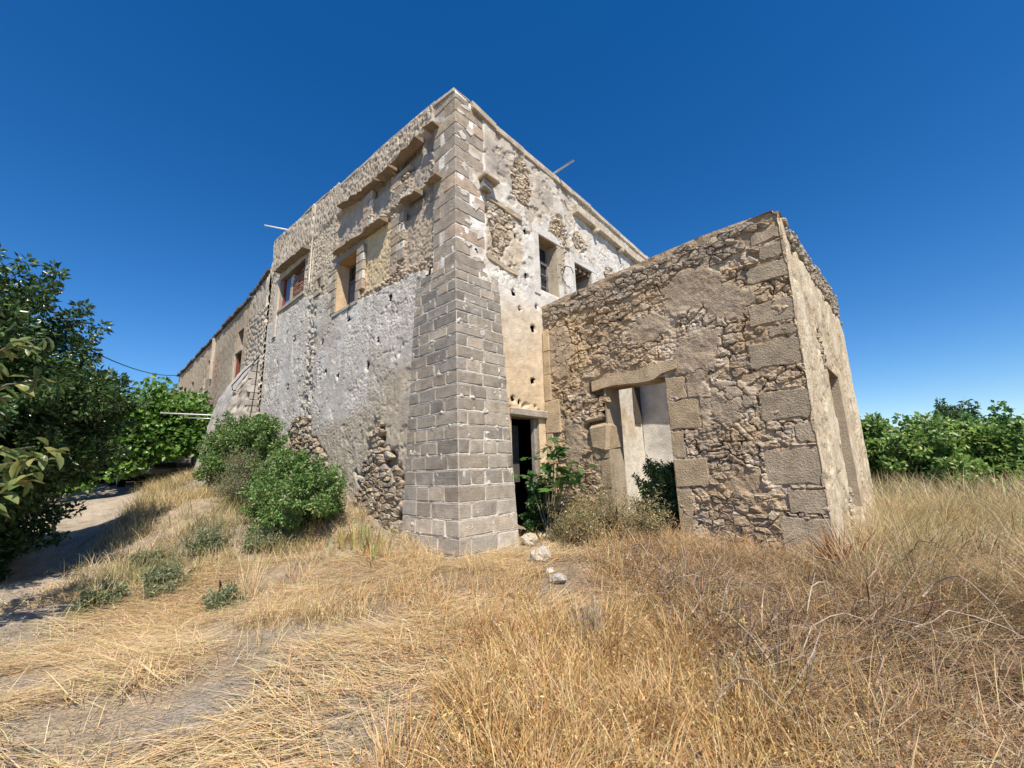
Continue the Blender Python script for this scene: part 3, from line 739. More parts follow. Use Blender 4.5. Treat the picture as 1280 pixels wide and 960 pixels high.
def bblock(x0, x1, y0, y1, z0, z1, bright):
    a0, b0 = off(z0); a1, b1 = off(z1)
    V, F = cham(x0, x1, y0, y1, z0, z1, .012, .008, rg)
    t = ((V[:, 2] - z0) / (z1 - z0))[:, None]
    V[:, 0] += ((1 - t) * b0 + t * b1)[:, 0]; V[:, 1] -= ((1 - t) * a0 + t * a1)[:, 0]
    m = MB(); m.add(V, F, BC[rg.integers(len(BC))] * rg.uniform(.78, 1.15) * bright); m.build('block', M_BLOCK, butt)
g = .009
for k in range(len(zs) - 1):
    z0, z1 = zs[k] + g, zs[k + 1] - g; zm = (z0 + z1) / 2; a, b = off(zm); l, r_ = ends(zm)
    low = 1 + .55 * max(0, min(1, (1.25 - zm) / .8)); up = 1 + .0 * zm
    # left run (x from -l-b .. 0), right run (y 0 .. r+a); corner block alternates
    Lc = rg.uniform(.40, .66) if k & 1 else rg.uniform(.16, .30); Rc = rg.uniform(.16, .28) if k & 1 else rg.uniform(.42, .62)
    bblock(-Lc, 0, 0, Rc, z0, z1, low)
    x = -Lc - .018
    xe = -l - b
    while x > xe + .03:
        w = rg.uniform(.22, .50); e = max(xe, x - w)
        if e - xe < .12: e = xe
        bblock(e, x, 0, .12, z0, z1, low); x = e - .018
    y = Rc + .018; ye = r_ + a
    while y < ye - .03:
        w = rg.uniform(.24, .48); e = min(ye, y + w)
        if ye - e < .10: e = ye
        bblock(-.12, 0, y, e, z0, z1, low * 1.08); y = e + .018

# roof pipe stubs, iron hook
def part_tube(name, pts, r, mat, parent, n=6): 
    V, F = tube(pts, r, n); return mesh(name, V, F, (.5, .5, .5), mat, parent, True)
part_tube('roof_pipe', [(-.4, 2.55, 7.42), (.42, 2.72, 7.62)], .022, M_STEEL, main)
part_tube('roof_pipe', [(-7.4, .3, 8.42), (-7.75, -.55, 8.44)], .022, M_WHITE, main)
part_tube('iron_hook', [(.0, 2.62, 5.30), (.16, 2.60, 5.36), (.20, 2.72, 5.35), (.17, 2.83, 5.28)], .009, M_IRON, main)
part_tube('iron_hook', [(.0, 2.66, 5.20), (.12, 2.60, 5.28), (.18, 2.56, 5.33)], .008, M_IRON, main)
part_tube('wall_cable', [(-5.45, .0, 8.28), (-5.44, -.05, 8.15), (-5.48, -.06, 7.2), (-5.53, -.06, 6.1)], .012, mat_plain('pale_conduit', (.62, .56, .46), .7), main)
part_tube('hanging_wire', [(-3.36, -.03, 4.92), (-3.42, -.04, 4.75), (-3.44, -.03, 4.62)], .008, M_CABLE, main)

# ================================================================== annex
annex = thing('ruined_annex', 'roofless rubble stone annex with broken doorway and plastered side wall', 'building', K, -YAW)
topA = pl([0, .44, 1.4, 2.2, 2.9, 3.41, XA], [4.39, 4.43, 4.50, 4.55, 4.58, 4.57, 4.53])
topS = pl([1.97, 3.1, 5.1, 7.1, 7.4], [4.53, 4.62, 4.79, 4.94, 4.70])
DA = (1.20, 2.16, .2, 2.72); DS = (3.85, 5.05, .78, 2.85)
JB = [(2.16, 2.36, .30, 1.20), (2.16, 2.60, 1.205, 1.58), (2.16, 2.34, 1.585, 1.96), (2.16, 2.58, 1.965, 2.37), (2.16, 2.44, 2.375, 2.69), (1.00, 1.20, .30, .75), (.96, 1.20, .755, 1.18), (1.02, 1.20, 1.185, 1.62), (.90, 1.20, 1.625, 1.72)]
BLK_ = [(3.33, 0, .42, .90), (3.40, 0, .93, 1.20), (3.22, 0, 1.24, 1.66), (3.56, 0, 1.70, 1.93), (3.27, 0, 1.97, 2.32), (3.24, 0, 2.60, 2.93), (3.46, 0, 2.96, 3.10), (3.34, 0, 3.14, 3.42), (3.30, 0, 3.68, 3.90), (3.52, 0, 3.94, 4.14), (3.42, 0, 4.18, 4.34)]
SMOOTH = [(2.60, 3.85, .42, .30), (2.62, 2.95, .28, .34), (.35, 3.45, .28, .5), (2.55, 2.35, .18, .4), (3.1, 3.55, .3, .22), (2.95, 2.3, .22, .25), (.55, 1.9, .22, .45), (1.95, 3.45, .3, .18)]
def smoothA(s, z):
    m = np.zeros(s.shape)
    for i, (cs, cz, rs, rz) in enumerate(SMOOTH): m = np.maximum(m, blob(s, z, cs, cz, rs, rz, .15, .5, 300 + i))
    return m
def bareA(s, z):
    band = ss(-.03, .03, z - (np.interp(s, [0, 1.4, 2.5, XA], [4.02, 4.07, 4.12, 4.20]) + (fbm(s * 6, z * 6, 3, 310) - .5) * .15))
    m = band
    m = np.maximum(m, blob(s, z, 1.25, 3.68, .42, .24, .12, .3, 311))
    m = np.maximum(m, blob(s, z, 1.08, 2.35, .36, .75, .12, .4, 312))
    m = np.maximum(m, blob(s, z, .85, 1.55, .45, .4, .12, .5, 313))
    m = np.maximum(m, blob(s, z, .9, .9, .6, .45, .12, .5, 314))
    m = np.maximum(m, blob(s, z, .38, 3.02, .2, .16, .12, .4, 315))
    m = np.maximum(m, blob(s, z, 2.95, .75, .5, .35, .15, .6, 316))
    n = ss(.63, .66, fbm(s * 2.3, z * 2.3, 4, 317))
    m = np.maximum(m, n)
    return m * (1 - ss(.3, .7, smoothA(s, z)))
def hcA(S, Z):
    n1 = fbm(S * 2.4, Z * 2.4, 5, 321); n2 = fbm(S * 15, Z * 15, 3, 322); n3 = fbm(S * 5, Z * 5, 4, 323)
    f1, f2, ci = worley(S * 5.0 + n1 * 1.6 + n3 * .9, Z * 7.5 + n3 * 1.4, 324)
    g1, g2, cj = worley(S * 17 + n3, Z * 21, 325)
    lump = ss(.02, .20, f2 - f1)
    H = -.018 + .022 * lump * (.2 + ci) + .04 * (n3 - .5) + .034 * (n2 - .5) + .018 * ss(0, .4, g2 - g1) * cj
    crack = (1 - ss(0, .10, f2 - f1)) * ss(.40, .50, fbm(S * 2.6, Z * 2.6, 3, 326))
    H = H - .05 * crack
    C = lerp((.38, .305, .215), (.50, .425, .325), ss(.3, .7, n1))
    C = lerp(C, (.56, .52, .46), ss(.5, .66, fbm(S * 1.7, Z * 1.7, 4, 327)) * (.5 + .5 * cj) * .75)
    C = lerp(C, np.array((.46, .36, .23)), (1 - ss(.6, 1.5, S)) * .55)
    C = lerp(C, (.30, .255, .205), ss(.56, .7, fbm(S * 3.1, Z * 3.1, 3, 328)) * .55)
    C = lerp(C, (.57, .535, .475), blob(S, Z, 2.72, 2.75, .50, .75, .35, .7, 335) * ss(.35, .6, n3) * .8); C = lerp(C, (.54, .50, .44), blob(S, Z, 1.9, 3.5, .7, .35, .4, .7, 336) * ss(.4, .6, n3) * .7)
    C = lerp(C, (.27, .225, .175), ss(.60, .70, fbm(S * 2.1 + 7, Z * 2.6, 4, 337)) * .7)
    sm = smoothA(S, Z)
    H = H * (1 - sm) + sm * (.014 + .05 * (n1 - .5) + .03 * (n3 - .5) + .02 * (n2 - .5) - .03 * crack * ss(.5, .6, n1)); C = lerp(C, lerp((.33, .275, .21), (.40, .35, .285), n1), sm * .85)
    b = bareA(S, Z)
    C = lerp(C, (.38, .31, .225), b); H = H * (1 - b) + b * (-.012 + .03 * (n2 - .5) + .02 * (n3 - .5))
    cav = blob(S, Z, 1.05, 2.42, .26, .42, .12, .35, 330)
    H = H - .16 * cav; C = lerp(C, (.30, .25, .19), cav)
    for (a, b, c, d) in [(q_[0] + .03, XA, q_[2], q_[3]) for q_ in BLK_] + JB:
        q = ss(a - .02, a + .01, S) * (1 - ss(b, b + .02, S)) * ss(c - .02, c, Z) * (1 - ss(d, d + .02, Z)); H = np.where(q > .5, np.minimum(H, -.004 + .03 * ss(.62, .72, fbm(S * 5 + 3, Z * 5, 4, 333))), H)
    C = C * np.array((1.0, .93, .845))
    cav2 = blob(S, Z, 1.25, 3.80, .38, .10, .2, .3, 331); H = H - .10 * cav2
    return H, C
sA = snap_axis(0, XA, .0135, [DA[0], DA[1]]); zA = snap_axis(.2, 4.5, .0135, [DA[3]])
wa = wall_sheet('wall', AF, sA, zA, topA, hcA, [DA], annex, M_RUBBLE, thick=.42, ztop_from=4.0)
wa.data.polygons.foreach_set('use_smooth', np.zeros(len(wa.data.polygons), bool))
blocksA = [(3.33, XA, .42, .90), (3.40, XA, .93, 1.20), (3.22, XA, 1.24, 1.66), (3.56, XA, 1.70, 1.93), (3.27, XA, 1.97, 2.32), (3.24, XA, 2.60, 2.93), (3.46, XA, 2.96, 3.10), (3.34, XA, 3.14, 3.42), (3.30, XA, 3.68, 3.90), (3.52, XA, 3.94, 4.14), (3.42, XA, 4.18, 4.34)]
def skipA(c):
    for (a, b, cc, d) in blocksA + JB + [DA, (.9, 2.36, 2.62, 2.94), (0, .2, 0, 3.95), (.84, 1.22, 1.7, 2.2)]:
        if a - .04 < c[0] < b + .04 and cc - .03 < c[1] < d + .03: return True
    return False
def proudA(c, rg):
    return rg.uniform(.0, .022) + (.014 if c[1] > 3.95 else 0)
lay_stones(AF, (-.12, XA - .02, .35, 4.5), .135, .078, bareA, proudA, annex, 401, 290, tint=np.array((1.0, .93, .85)), skip=skipA, top=topA)
rg = np.random.default_rng(12)
def worn_block(name, a, b, c, d, col, fix):
    """dressed stone with chipped, uneven outline; fix = 1/-1 keeps that vertical edge straight"""
    ns_ = 5; j = lambda k: rg.normal(0, .014, k)
    lx_ = np.linspace(a, b, ns_)[1:-1]; lz_ = np.linspace(c, d, 3)[1:-1]
    cut = lambda: rg.uniform(.006, .05) if rg.random() < .75 else rg.uniform(.05, .09)
    pts_ = [(a + cut(), c + .004)] + [(x_, c + .004 + abs(v)) for x_, v in zip(lx_, j(3))] + [(b - cut(), c + .004), (b - .004, c + cut())] + [(b - .004 - abs(v), z_) for z_, v in zip(lz_, j(1))] + [(b - .004, d - cut()), (b - cut(), d - .004)]
    pts_ += [(x_, d - .004 - abs(v)) for x_, v in zip(lx_[::-1], j(3))] + [(a + cut(), d - .004), (a + .004, d - cut())] + [(a + .004 + abs(v), z_) for z_, v in zip(lz_, j(1))] + [(a + .004, c + cut())]
    pts_ = np.array(pts_)
    if fix > 0: pts_[:, 0] = np.where(pts_[:, 0] > b - .045, b - .001, pts_[:, 0])
    if fix < 0: pts_[:, 0] = np.where(pts_[:, 0] < a + .045, a + .001, pts_[:, 0])
    V, F = stone_geom(AF, pts_, rg.uniform(.003, .009), rg, 0, .10, .008, True)
    mesh(name, V, F, col, M_BLOCK, annex, False)
for i, (a, b, c, d) in enumerate(blocksA):
    worn_block('quoin_block', a + rg.uniform(-.05, .05), b, c, d, np.array((.385, .315, .225)) * rg.uniform(.85, 1.12), 1)
for (a, b, c, d) in JB:
    worn_block('jamb_block', a, b, c, d, np.array((.39, .305, .20)) * rg.uniform(.82, 1.1), 1 if b < 1.5 else -1)
m = MB(); m.add(*cham(.86, 1.21, 1.93, 2.34, 1.74, 2.16, .05, .03, rg), (.42, .33, .215)); m.build('jamb_block', M_BLOCK, annex)
for (a, b, c, d) in ((.80, 1.12, 2.22, 2.32), (.78, 1.05, 2.42, 2.5), (.80, 1.02, 2.90, 3.02), (.82, 1.0, 2.56, 2.66)):
    m = MB(); m.add(*cham(a, b, 1.95 + rg.uniform(-.02, .06), 2.3, c, d, .03, .02, rg), (.44, .36, .26)); m.build('broken_stone', M_STONE, annex)
# lintel with the chipped lower edge
V = []; F = []; n = 12
for i in range(n + 1):
    t = i / n; x = .98 + 1.37 * t
    zb = 2.675 + .06 * t + (.025 * math.sin(t * 7)) + (.05 * ss(.75, .85, np.array(t))) ; zt = 2.84 + .085 * t + random.uniform(-.008, .008)
    V += [(x, 1.935, zb), (x, 1.935, zt), (x, 2.37, zt), (x, 2.37, zb + .02)]
for i in range(n):
    for q in range(4): F.append((i * 4 + q, (i + 1) * 4 + q, (i + 1) * 4 + (q + 1) % 4, i * 4 + (q + 1) % 4)[::-1])
F += [(3, 2, 1, 0), tuple(n * 4 + q for q in (0, 1, 2, 3))]
mesh('lintel', V, F, np.array([(.44, .345, .23)] * len(V)), M_BLOCK, annex)
# narrow ashlar strip in the inner corner
z = .5
while z < 3.9:
    e = min(z + rg.uniform(.38, .62), 3.95)
    m = MB(); m.add(*cham(.025, .165 + (.16 if abs(z - 2.3) < .3 else 0), 1.97 - .04, 2.1, z, e - .008, .008, .006, rg), np.array((.50, .39, .25)) * rg.uniform(.9, 1.1)); m.build('strip_block', M_BLOCK, annex); z = e
# side wall
def bareS(s, z):
    m = ss(-.05, .05, z - (topS(s) - np.interp(s, [1.97, 2.6, 5, 7.4], [.12, .35, .5, .55]) + (fbm(s * 4, z * 4, 3, 340) - .5) * .25))
    m = np.maximum(m, blob(s, z, 3.75, .75, .30, .5, .15, .5, 341))
    m = np.maximum(m, blob(s, z, 3.5, 3.05, .14, .3, .15, .5, 342))
    return m
def hcS(S, Z):
    n1 = fbm(S * 2, Z * 2, 5, 351); n2 = fbm(S * 14, Z * 14, 3, 352)
    C = lerp((.56, .485, .375), (.66, .60, .49), ss(.35, .65, n1)); C = lerp(C, (.48, .40, .29), ss(.5, .7, fbm(S * 3, Z * 1.2, 4, 353)) * .6)
    H = .012 + .03 * (n1 - .5) + .014 * (n2 - .5)
    f1, f2, ci = worley(S * 6, Z * 5, 354)
    cr = (1 - ss(0, .06, f2 - f1)) * ss(.5, .6, fbm(S * 1.6, Z * 1.6, 4, 355)); H = H - .035 * cr
    pe = ss(.57, .61, fbm(S * 3.2, Z * 3.2, 4, 356)); C = lerp(C, (.47, .39, .285), pe * .6); H = H - .018 * pe
    b = bareS(S, Z); C = lerp(C, (.40, .345, .27), b); H = H * (1 - b) + b * (-.045 + .05 * (n2 - .5))
    C = C * np.array((.97, .92, .83))
    H = H - (1 - ss(1.97, 2.02, S)) * .015
    return H, C
wall_sheet('wall', AS, snap_axis(1.955, 7.4, .022, [DS[0], DS[1]]), snap_axis(.2, 4.5, .022, [DS[2], DS[3]]), topS, hcS, [DS], annex, M_WALL, thick=.4, ztop_from=3.6)
lay_stones(AS, (2.0, 7.35, .4, 4.9), .13, .07, bareS, .03, annex, 402, 110, tint=1.1, top=topS, skip=lambda c: DS[0] - .05 < c[0] < DS[1] + .05 and DS[2] - .05 < c[1] < DS[3] + .05)
rv = MB(); reveal(rv, AF, DA[0], DA[1], DA[2], DA[3], .42, (.40, .33, .24)); rv.build('door_reveal', M_WALL, annex)
rv = MB(); reveal(rv, AS, *DS, .42, (.42, .345, .25)); rv.build('door_reveal', M_WALL, annex)
# inner faces and cross wall
def plain_sheet(name, P0, es, L, z0, z1, nrm, col, col2, holes=(), seed=0):
    fc = Face(P0, es, nrm); s = snap_axis(0, L, .05, [h[0] for h in holes] + [h[1] for h in holes]); z = snap_axis(z0, z1, .05, [h[2] for h in holes] + [h[3] for h in holes])
    S, Z = np.meshgrid(s, z); n1 = fbm(S * 2.5, Z * 2.5, 5, seed); H = .05 * (n1 - .5) + .02 * (fbm(S * 9, Z * 9, 3, seed + 1) - .5)
    C = lerp(col, col2, ss(.35, .65, n1)); P = fc.P(S, Z, H).reshape(-1, 3); m_, n_ = S.shape; I = np.arange(m_ * n_).reshape(m_, n_)
    Fq = np.stack([I[:-1, :-1], I[:-1, 1:], I[1:, 1:], I[1:, :-1]], -1); keep = np.ones(Fq.shape[:2], bool)
    sc = .5 * (s[1:] + s[:-1]); zc = .5 * (z[1:] + z[:-1])
    for (a, b, c, d) in holes: keep &= ~((sc[None] > a) & (sc[None] < b) & (zc[:, None] > c) & (zc[:, None] < d))
    mesh(name, P, Fq[keep].reshape(-1, 4), C.reshape(-1, 3), M_WALL, annex, True)
plain_sheet('inner_wall', (XA - .4, 2.39, 0), (-1, 0, 0), XA - .4, .2, 4.36, (0, 1, 0), (.5, .45, .38), (.6, .56, .5), [(XA - .4 - DA[1], XA - .4 - DA[0], .2, DA[3])], 361)
plain_sheet('inner_wall', (XA - .42, 7.2, 0), (0, -1, 0), 4.8, .2, 4.5, (-1, 0, 0), (.5, .45, .38), (.62, .58, .52), [(7.2 - DS[1], 7.2 - DS[0], DS[2], DS[3])], 362)
plain_sheet('cross_wall', (0.03, 5.5, 0), (1, 0, 0), XA - .45, .2, 4.3, (0, -1, 0), (.55, .53, .50), (.66, .64, .60), [], 363)
m = MB(); m.add(*box(.03, XA - .46, 5.58, 5.8, .2, 4.28), (.45, .4, .33)); m.add(*box(.02, XA - .43, 7.2, 7.45, .2, 4.5), (.42, .36, .28)); m.build('rear_wall', M_WALL, annex)
V, F = cham(.04, XA - .46, 4.98, 5.46, 3.70, 3.86, .02, .02, rg); m = MB(); m.add(V, F, (.38, .32, .25)); m.build('roof_remnant', M_WALL, annex)
m = MB(); bx(m, RIGHT, 5.14, 5.42, 2.45, 3.3, -.02, .05, (.10, .085, .07)); m.build('shadow_panel', M_WOOD, annex)  # dark panel on the wall standing in for the roof remnant's shadow

# ================================================================== long wing behind, on the left
wing = thing('long_wing', 'long low brown rendered wing with tiled eaves behind the tall building', 'building', K, -YAW)
topW = pl([-22, -15.3, -15.2, -10.6, -10.5, -8.6], [6.70, 7.0, 7.04, 7.30, 7.36, 7.62])
WH = [(-11.75, -11.05, 4.70, 5.62), (-11.75, -11.05, 5.75, 6.42), (-15.85, -15.3, 5.45, 6.22), (-18.6, -18.2, 5.35, 5.75), (-20.4, -19.75, 4.2, 5.75), (-16.0, -15.3, 4.35, 4.95)]
def hcW(S, Z):
    n1 = fbm(S * 1.2, Z * 1.2, 5, 501); n2 = fbm(S * 9, Z * 9, 3, 502)
    C = lerp((.36, .29, .21), (.45, .37, .275), ss(.3, .7, n1)); C = lerp(C, (.52, .41, .28), ss(-14, -17, S) * .5)
    C = lerp(C, (.42, .38, .33), ss(-10.8, -9.6, S) * .7); br = (1 - ss(.25, .4, np.abs(S + 14.3))) * (1 - ss(5.9, 6.2, Z)); C = lerp(C, (.40, .22, .16), br * ss(.4, .6, n2))
    f1, f2, ci = worley(S * 4, Z * 6, 503); ro = ss(-11, -10.2, S)
    H = .05 * (n1 - .5) + .03 * (n2 - .5) + ro * .06 * (ss(0, .4, f2 - f1) - .6)
    pk = (1 - ss(.1, .18, np.abs(S + 8.75))) ; C = lerp(C, (.62, .55, .43), pk * ss(.35, .55, n2)); H = H + .05 * pk
    return H, C
wall_sheet('wall', LEFT, snap_axis(-22, -8.61, .04, [w[0] for w in WH] + [w[1] for w in WH]), snap_axis(.6, 6.9, .04, [w[2] for w in WH] + [w[3] for w in WH]), topW, hcW, WH, wing, M_WALL, thick=.4, ztop_from=6.5)
for (a, b, c, d) in WH:
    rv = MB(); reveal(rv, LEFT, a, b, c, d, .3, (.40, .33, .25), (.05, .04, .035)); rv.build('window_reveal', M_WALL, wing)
def wpart(name, s0, s1, z0, z1, h0, h1, col, mat): m = MB(); bx(m, LEFT, s0, s1, z0, z1, h0, h1, col); m.build(name, mat, wing)
wpart('window_frame', -11.74, -11.62, 4.71, 5.6, -.12, -.04, (.35, .06, .05), M_RED); wpart('window_frame', -11.60, -11.06, 4.71, 5.6, -.27, -.22, (.35, .06, .05), M_RED)
wpart('transom', -11.8, -11.0, 5.63, 5.74, -.05, .03, (.5, .45, .37), M_BLOCK)
wpart('window_trim', -12.0, -11.76, 4.62, 5.6, -.02, .035, (.55, .46, .34), M_WALL); wpart('window_trim', -20.62, -20.41, 4.2, 5.78, -.02, .03, (.6, .5, .36), M_WALL)
wpart('downpipe', -15.0, -14.86, 5.3, 6.95, -.02, .10, (.55, .47, .37), M_WALL)
for k in range(5): wpart('jamb_block', -16.3, -16.02, 4.35 + k * .24, 4.57 + k * .24, -.02, .03, (.50, .42, .31), M_BLOCK)
# eaves: a dark overhanging course, then tiles along it
def eaves(a, b, drop):
    n = max(3, int((b - a) / .3)); 
    for i in range(n):
        s0 = a + (b - a) * i / n; s1 = a + (b - a) * (i + 1) / n; z0 = float(topW((s0 + s1) / 2))
        m = MB(); m.add(*cham(s0 + .004, s1 - .004, -.09 + random.uniform(-.03, .03), .3, z0 - .05, z0 + .03 + random.uniform(0, .015), .012, .01, rg), np.array((.17, .13, .11)) * random.uniform(.8, 1.2)); m.build('eave_tile', M_BLOCK, wing)
eaves(-22.1, -15.25, 0); eaves(-15.2, -10.52, 0); eaves(-10.48, -8.64, 0)
m = MB(); m.add(*box(-22, -8.62, .42, 7, .6, 6.3), (.36, .29, .21)); m.build('rear_wall', M_WALL, wing)
m = MB(); V = np.array([(-22.1, .1, 6.70), (-8.64, .1, 7.5), (-8.64, 7, 7.9), (-22.1, 7, 7.1)]); m.add(np.vstack([V, V - (0, 0, .12)]), BOXF, (.32, .21, .15)); m.build('roof', M_BLOCK, wing)
# rough battered buttress with a cable laid over it
PROF = np.array([(.02, 4.98), (-.15, 4.78), (-.42, 4.30), (-.66, 3.83), (-.78, 3.3), (-.86, 2.9), (-1.02, 2.0), (-1.14, 1.3), (-1.24, .6)])
def profy(z): return np.interp(z, PROF[::-1, 1], PROF[::-1, 0])
XB0, XB1 = -10.3, -8.75
mb = MB(); n = 34; mm = 60
zz = np.linspace(.6, 4.95, mm + 1)
V = []; C = []                                       # side face towards the tall building's front
for z in zz:
    for i in range(n + 1):
        t = i / n; y = profy(z) * t + .03 * (1 - t)
        r_ = fbm(np.array(y * 7.), np.array(z * 7.), 4, 520); q = vn(np.array(y * 22.), np.array(z * 22.), 521)
        V.append((XB1 + (r_ - .5) * .12 + (q - .5) * .04, y + (q - .5) * .03 * t, z)); C.append(lerp((.30, .27, .235), (.54, .50, .45), float(ss(.25, .75, np.array(r_ * .5 + q * .5)))))
mb.add(np.array(V), [(j * (n + 1) + i, (j + 1) * (n + 1) + i, (j + 1) * (n + 1) + i + 1, j * (n + 1) + i + 1)[::-1] for j in range(mm) for i in range(n)], np.array(C))
V = []; C = []; n2_ = 30
for z in zz:
    for i in range(n2_ + 1):
        x = XB1 + (XB0 - XB1) * i / n2_; r_ = fbm(np.array(x * 7.), np.array(z * 7.), 4, 524)
        V.append((x, profy(z) - (r_ - .5) * .08 * (i > 0), z)); C.append(lerp((.36, .335, .30), (.50, .47, .43), float(r_)))
mb.add(np.array(V), [(j * (n2_ + 1) + i, (j + 1) * (n2_ + 1) + i, (j + 1) * (n2_ + 1) + i + 1, j * (n2_ + 1) + i + 1)[::-1] for j in range(mm) for i in range(n2_)], np.array(C))
bw = mb.build('buttress', M_RUBBLE, wing, True)
z0 = 1.3; k = 0
while z0 < 4.5:
    e = z0 + rg.uniform(.17, .23); w = .30 if k & 1 else .20
    m = MB(); m.add(*cham(XB1 - .2, XB1 + .055 + rg.uniform(-.01, .01), -.06 - w, -.06, z0, e - .006, .012, .01, rg), np.array((.45, .41, .36)) * rg.uniform(.85, 1.1)); m.build('quoin_block', M_BLOCK, bw); z0 = e; k += 1
part_tube('wall_cable', [(XB1 + .07, -.13, 4.90), (XB1 + .08, -.30, 4.62), (XB1 + .08, -.46, 4.42), (XB1 + .08, -.63, 4.12), (XB1 + .07, -.72, 3.98), (XB1 + .07, -.70, 3.86), (XB1 + .07, -.62, 3.85)], .017, M_CABLE, wing)
part_tube('wall_cable', [(XB1 + .07, -.15, 4.85), (XB1 + .075, -.17, 3.9), (XB1 + .07, -.22, 3.2), (XB1 + .07, -.3, 2.2)], .009, M_CABLE, wing)

# small house far behind the wing
fh = thing('small_house', 'small pale house with flat tiled edge far behind the long wing', 'house', W(-51, 3.2, 0), -YAW)
m = MB(); m.add(*box(-8, 4, 0, 6, .5, 9.6), (.50, .36, .27)); m.build('wall', M_WALL, fh)
m = MB(); m.add(*box(-8.3, 4.3, -.3, 6.2, 9.6, 9.95), (.33, .22, .17)); m.build('roof', M_BLOCK, fh)
m = MB(); m.add(*box(.2, 2.2, -.08, .1, 7.2, 8.8), (.36, .32, .3)); m.build('window', M_GLASS, fh)

# ================================================================== vegetation helpers
def unit(a): return a / (np.linalg.norm(a, axis=-1, keepdims=True) + 1e-9)
def leaf_cloud(name, P, A, L, Wd, C, mat, parent, up=None, fold=.25, rng=RNG):
    """one folded diamond per leaf; P base, A axis"""
    n = len(P); A = unit(A)
    r = rng.normal(0, 1, (n, 3)) if up is None else up + rng.normal(0, .45, (n, 3))
    B = unit(np.cross(A, r)); N = np.cross(B, A)
    L = np.broadcast_to(L, (n,))[:, None]; Wd = np.broadcast_to(Wd, (n,))[:, None]
    dr = rng.uniform(-.25, .1, (n, 1))
    v0 = P; v1 = P + A * L * .45 + B * Wd * .5 + N * Wd * fold; v2 = P + A * L + N * L * dr; v3 = P + A * L * .45 - B * Wd * .5 + N * Wd * fold
    V = np.stack([v0, v1, v2, v3], 1).reshape(-1, 3)
    I = np.arange(n)[:, None] * 4
    F = np.concatenate([I + [0, 1, 2], I + [0, 2, 3]])
    return mesh(name, V, F.astype(np.int64), np.repeat(C, 4, 0), mat, parent, False)
def crown_points(cl, rad, per, rng=RNG, flat=.8):
    """leaf positions and directions around clump centres"""
    P = []; A = []
    for c, r in zip(cl, rad):
        k = max(6, int(per * (r / np.mean(rad)) ** 2)); d = unit(rng.normal(0, 1, (k, 3))); q = rng.random((k, 1)) ** .45
        P.append(c + d * q * r * (1, 1, flat)); A.append(d + rng.normal(0, .5, (k, 3)) + (0, 0, -.15))
    return np.vstack(P), np.vstack(A)
def shell(n, ctr, rad, rng=RNG, lo=.62, hi=1.05, zmin=-9):
    d = unit(rng.normal(0, 1, (n, 3))); q = rng.uniform(lo, hi, (n, 1))
    p = np.array(ctr) + d * q * rad
    return p[p[:, 2] > zmin]
def vary(base, n, rng=RNG, s=.25, hue=.12):
    b = np.array(base, float); c = b[rng.integers(len(b), size=n)] if b.ndim == 2 else np.tile(b, (n, 1))
    return np.clip(c * (1 + rng.uniform(-s, s, (n, 1))) * (1 + rng.uniform(-hue, hue, (n, 3))), .004, 1)
def limb(name, pts, r0_, r1_, parent, col=(.20, .16, .12), n=7):
    V, F = tube(pts, np.linspace(r0_, r1_, len(pts)), n); return mesh(name, V, F, np.array(col), M_BARK, parent, True)
def blade_mesh(name, px, py, pz, h, w, az, lean, curve, c0, c1, mat, parent=None, heads=None, rng=RNG):
    """strips of three quads bending over: grass, straw, reeds"""
    n = len(px); k = 4
    d = np.stack([np.cos(az), np.sin(az), np.zeros(n)], 1)
    fa = az + np.pi / 2 + rng.uniform(-.9, .9, n); side = np.stack([np.cos(fa), np.sin(fa), np.zeros(n)], 1)
    p = np.stack([px, py, pz], 1); rows = []; cr = []
    ws = (1., .92, .7, .12)
    for j in range(k):
        t = j / (k - 1)
        rows.append(np.stack([p - side * (w * ws[j] * .5)[:, None], p + side * (w * ws[j] * .5)[:, None]], 1))
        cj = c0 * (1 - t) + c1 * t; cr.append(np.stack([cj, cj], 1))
        if j < k - 1:
            th = lean + curve * (j + .5) / (k - 1); st = h / (k - 1)
            p = p + d * (np.sin(th) * st)[:, None]; p[:, 2] += np.cos(th) * st
    V = np.concatenate(rows, 1).reshape(-1, 3); C = np.concatenate(cr, 1).reshape(-1, 3)
    I = np.arange(n)[:, None] * (2 * k)
    F = np.concatenate([I + [2 * j, 2 * j + 1, 2 * j + 3, 2 * j + 2] for j in range(k - 1)])
    tip = p
    if heads is not None:                            # drooping seed heads near the tips
        hc, hl, m = heads; sel = rng.random(n) < m; q = tip[sel]; kk = len(q)
        P = np.repeat(q, 3, 0) + rng.normal(0, .012, (kk * 3, 3)) + np.tile([[0, 0, 0], [0, 0, -.02], [0, 0, -.045]], (kk, 1))
        A = np.repeat(d[sel], 3, 0) * .6 + rng.normal(0, .4, (kk * 3, 3)) + (0, 0, -.5)
        nn = len(P); B = unit(np.cross(unit(A), rng.normal(0, 1, (nn, 3)))); A = unit(A); L = hl * rng.uniform(.7, 1.3, (nn, 1))
        hv = np.stack([P, P + A * L * .4 + B * L * .17, P + A * L, P + A * L * .4 - B * L * .17], 1).reshape(-1, 3)
        F = np.concatenate([F, len(V) + np.arange(nn)[:, None] * 4 + [0, 1, 2, 3]])
        V = np.vstack([V, hv]); C = np.vstack([C, np.repeat(vary(hc, nn, rng), 4, 0)])
    return mesh(name, V, F.astype(np.int64), C, mat, parent, False)
def in_building(lx, ly):
    b = (lx > -30) & (lx < .22) & (ly > -.13) & (ly < 9)
    b |= (lx > 0) & (lx < XA + .02) & (ly > 1.95) & (ly < 7.5)
    b |= (lx > XB0) & (lx < XB1 + .1) & (ly > -1.05) & (ly < 0)
    return b
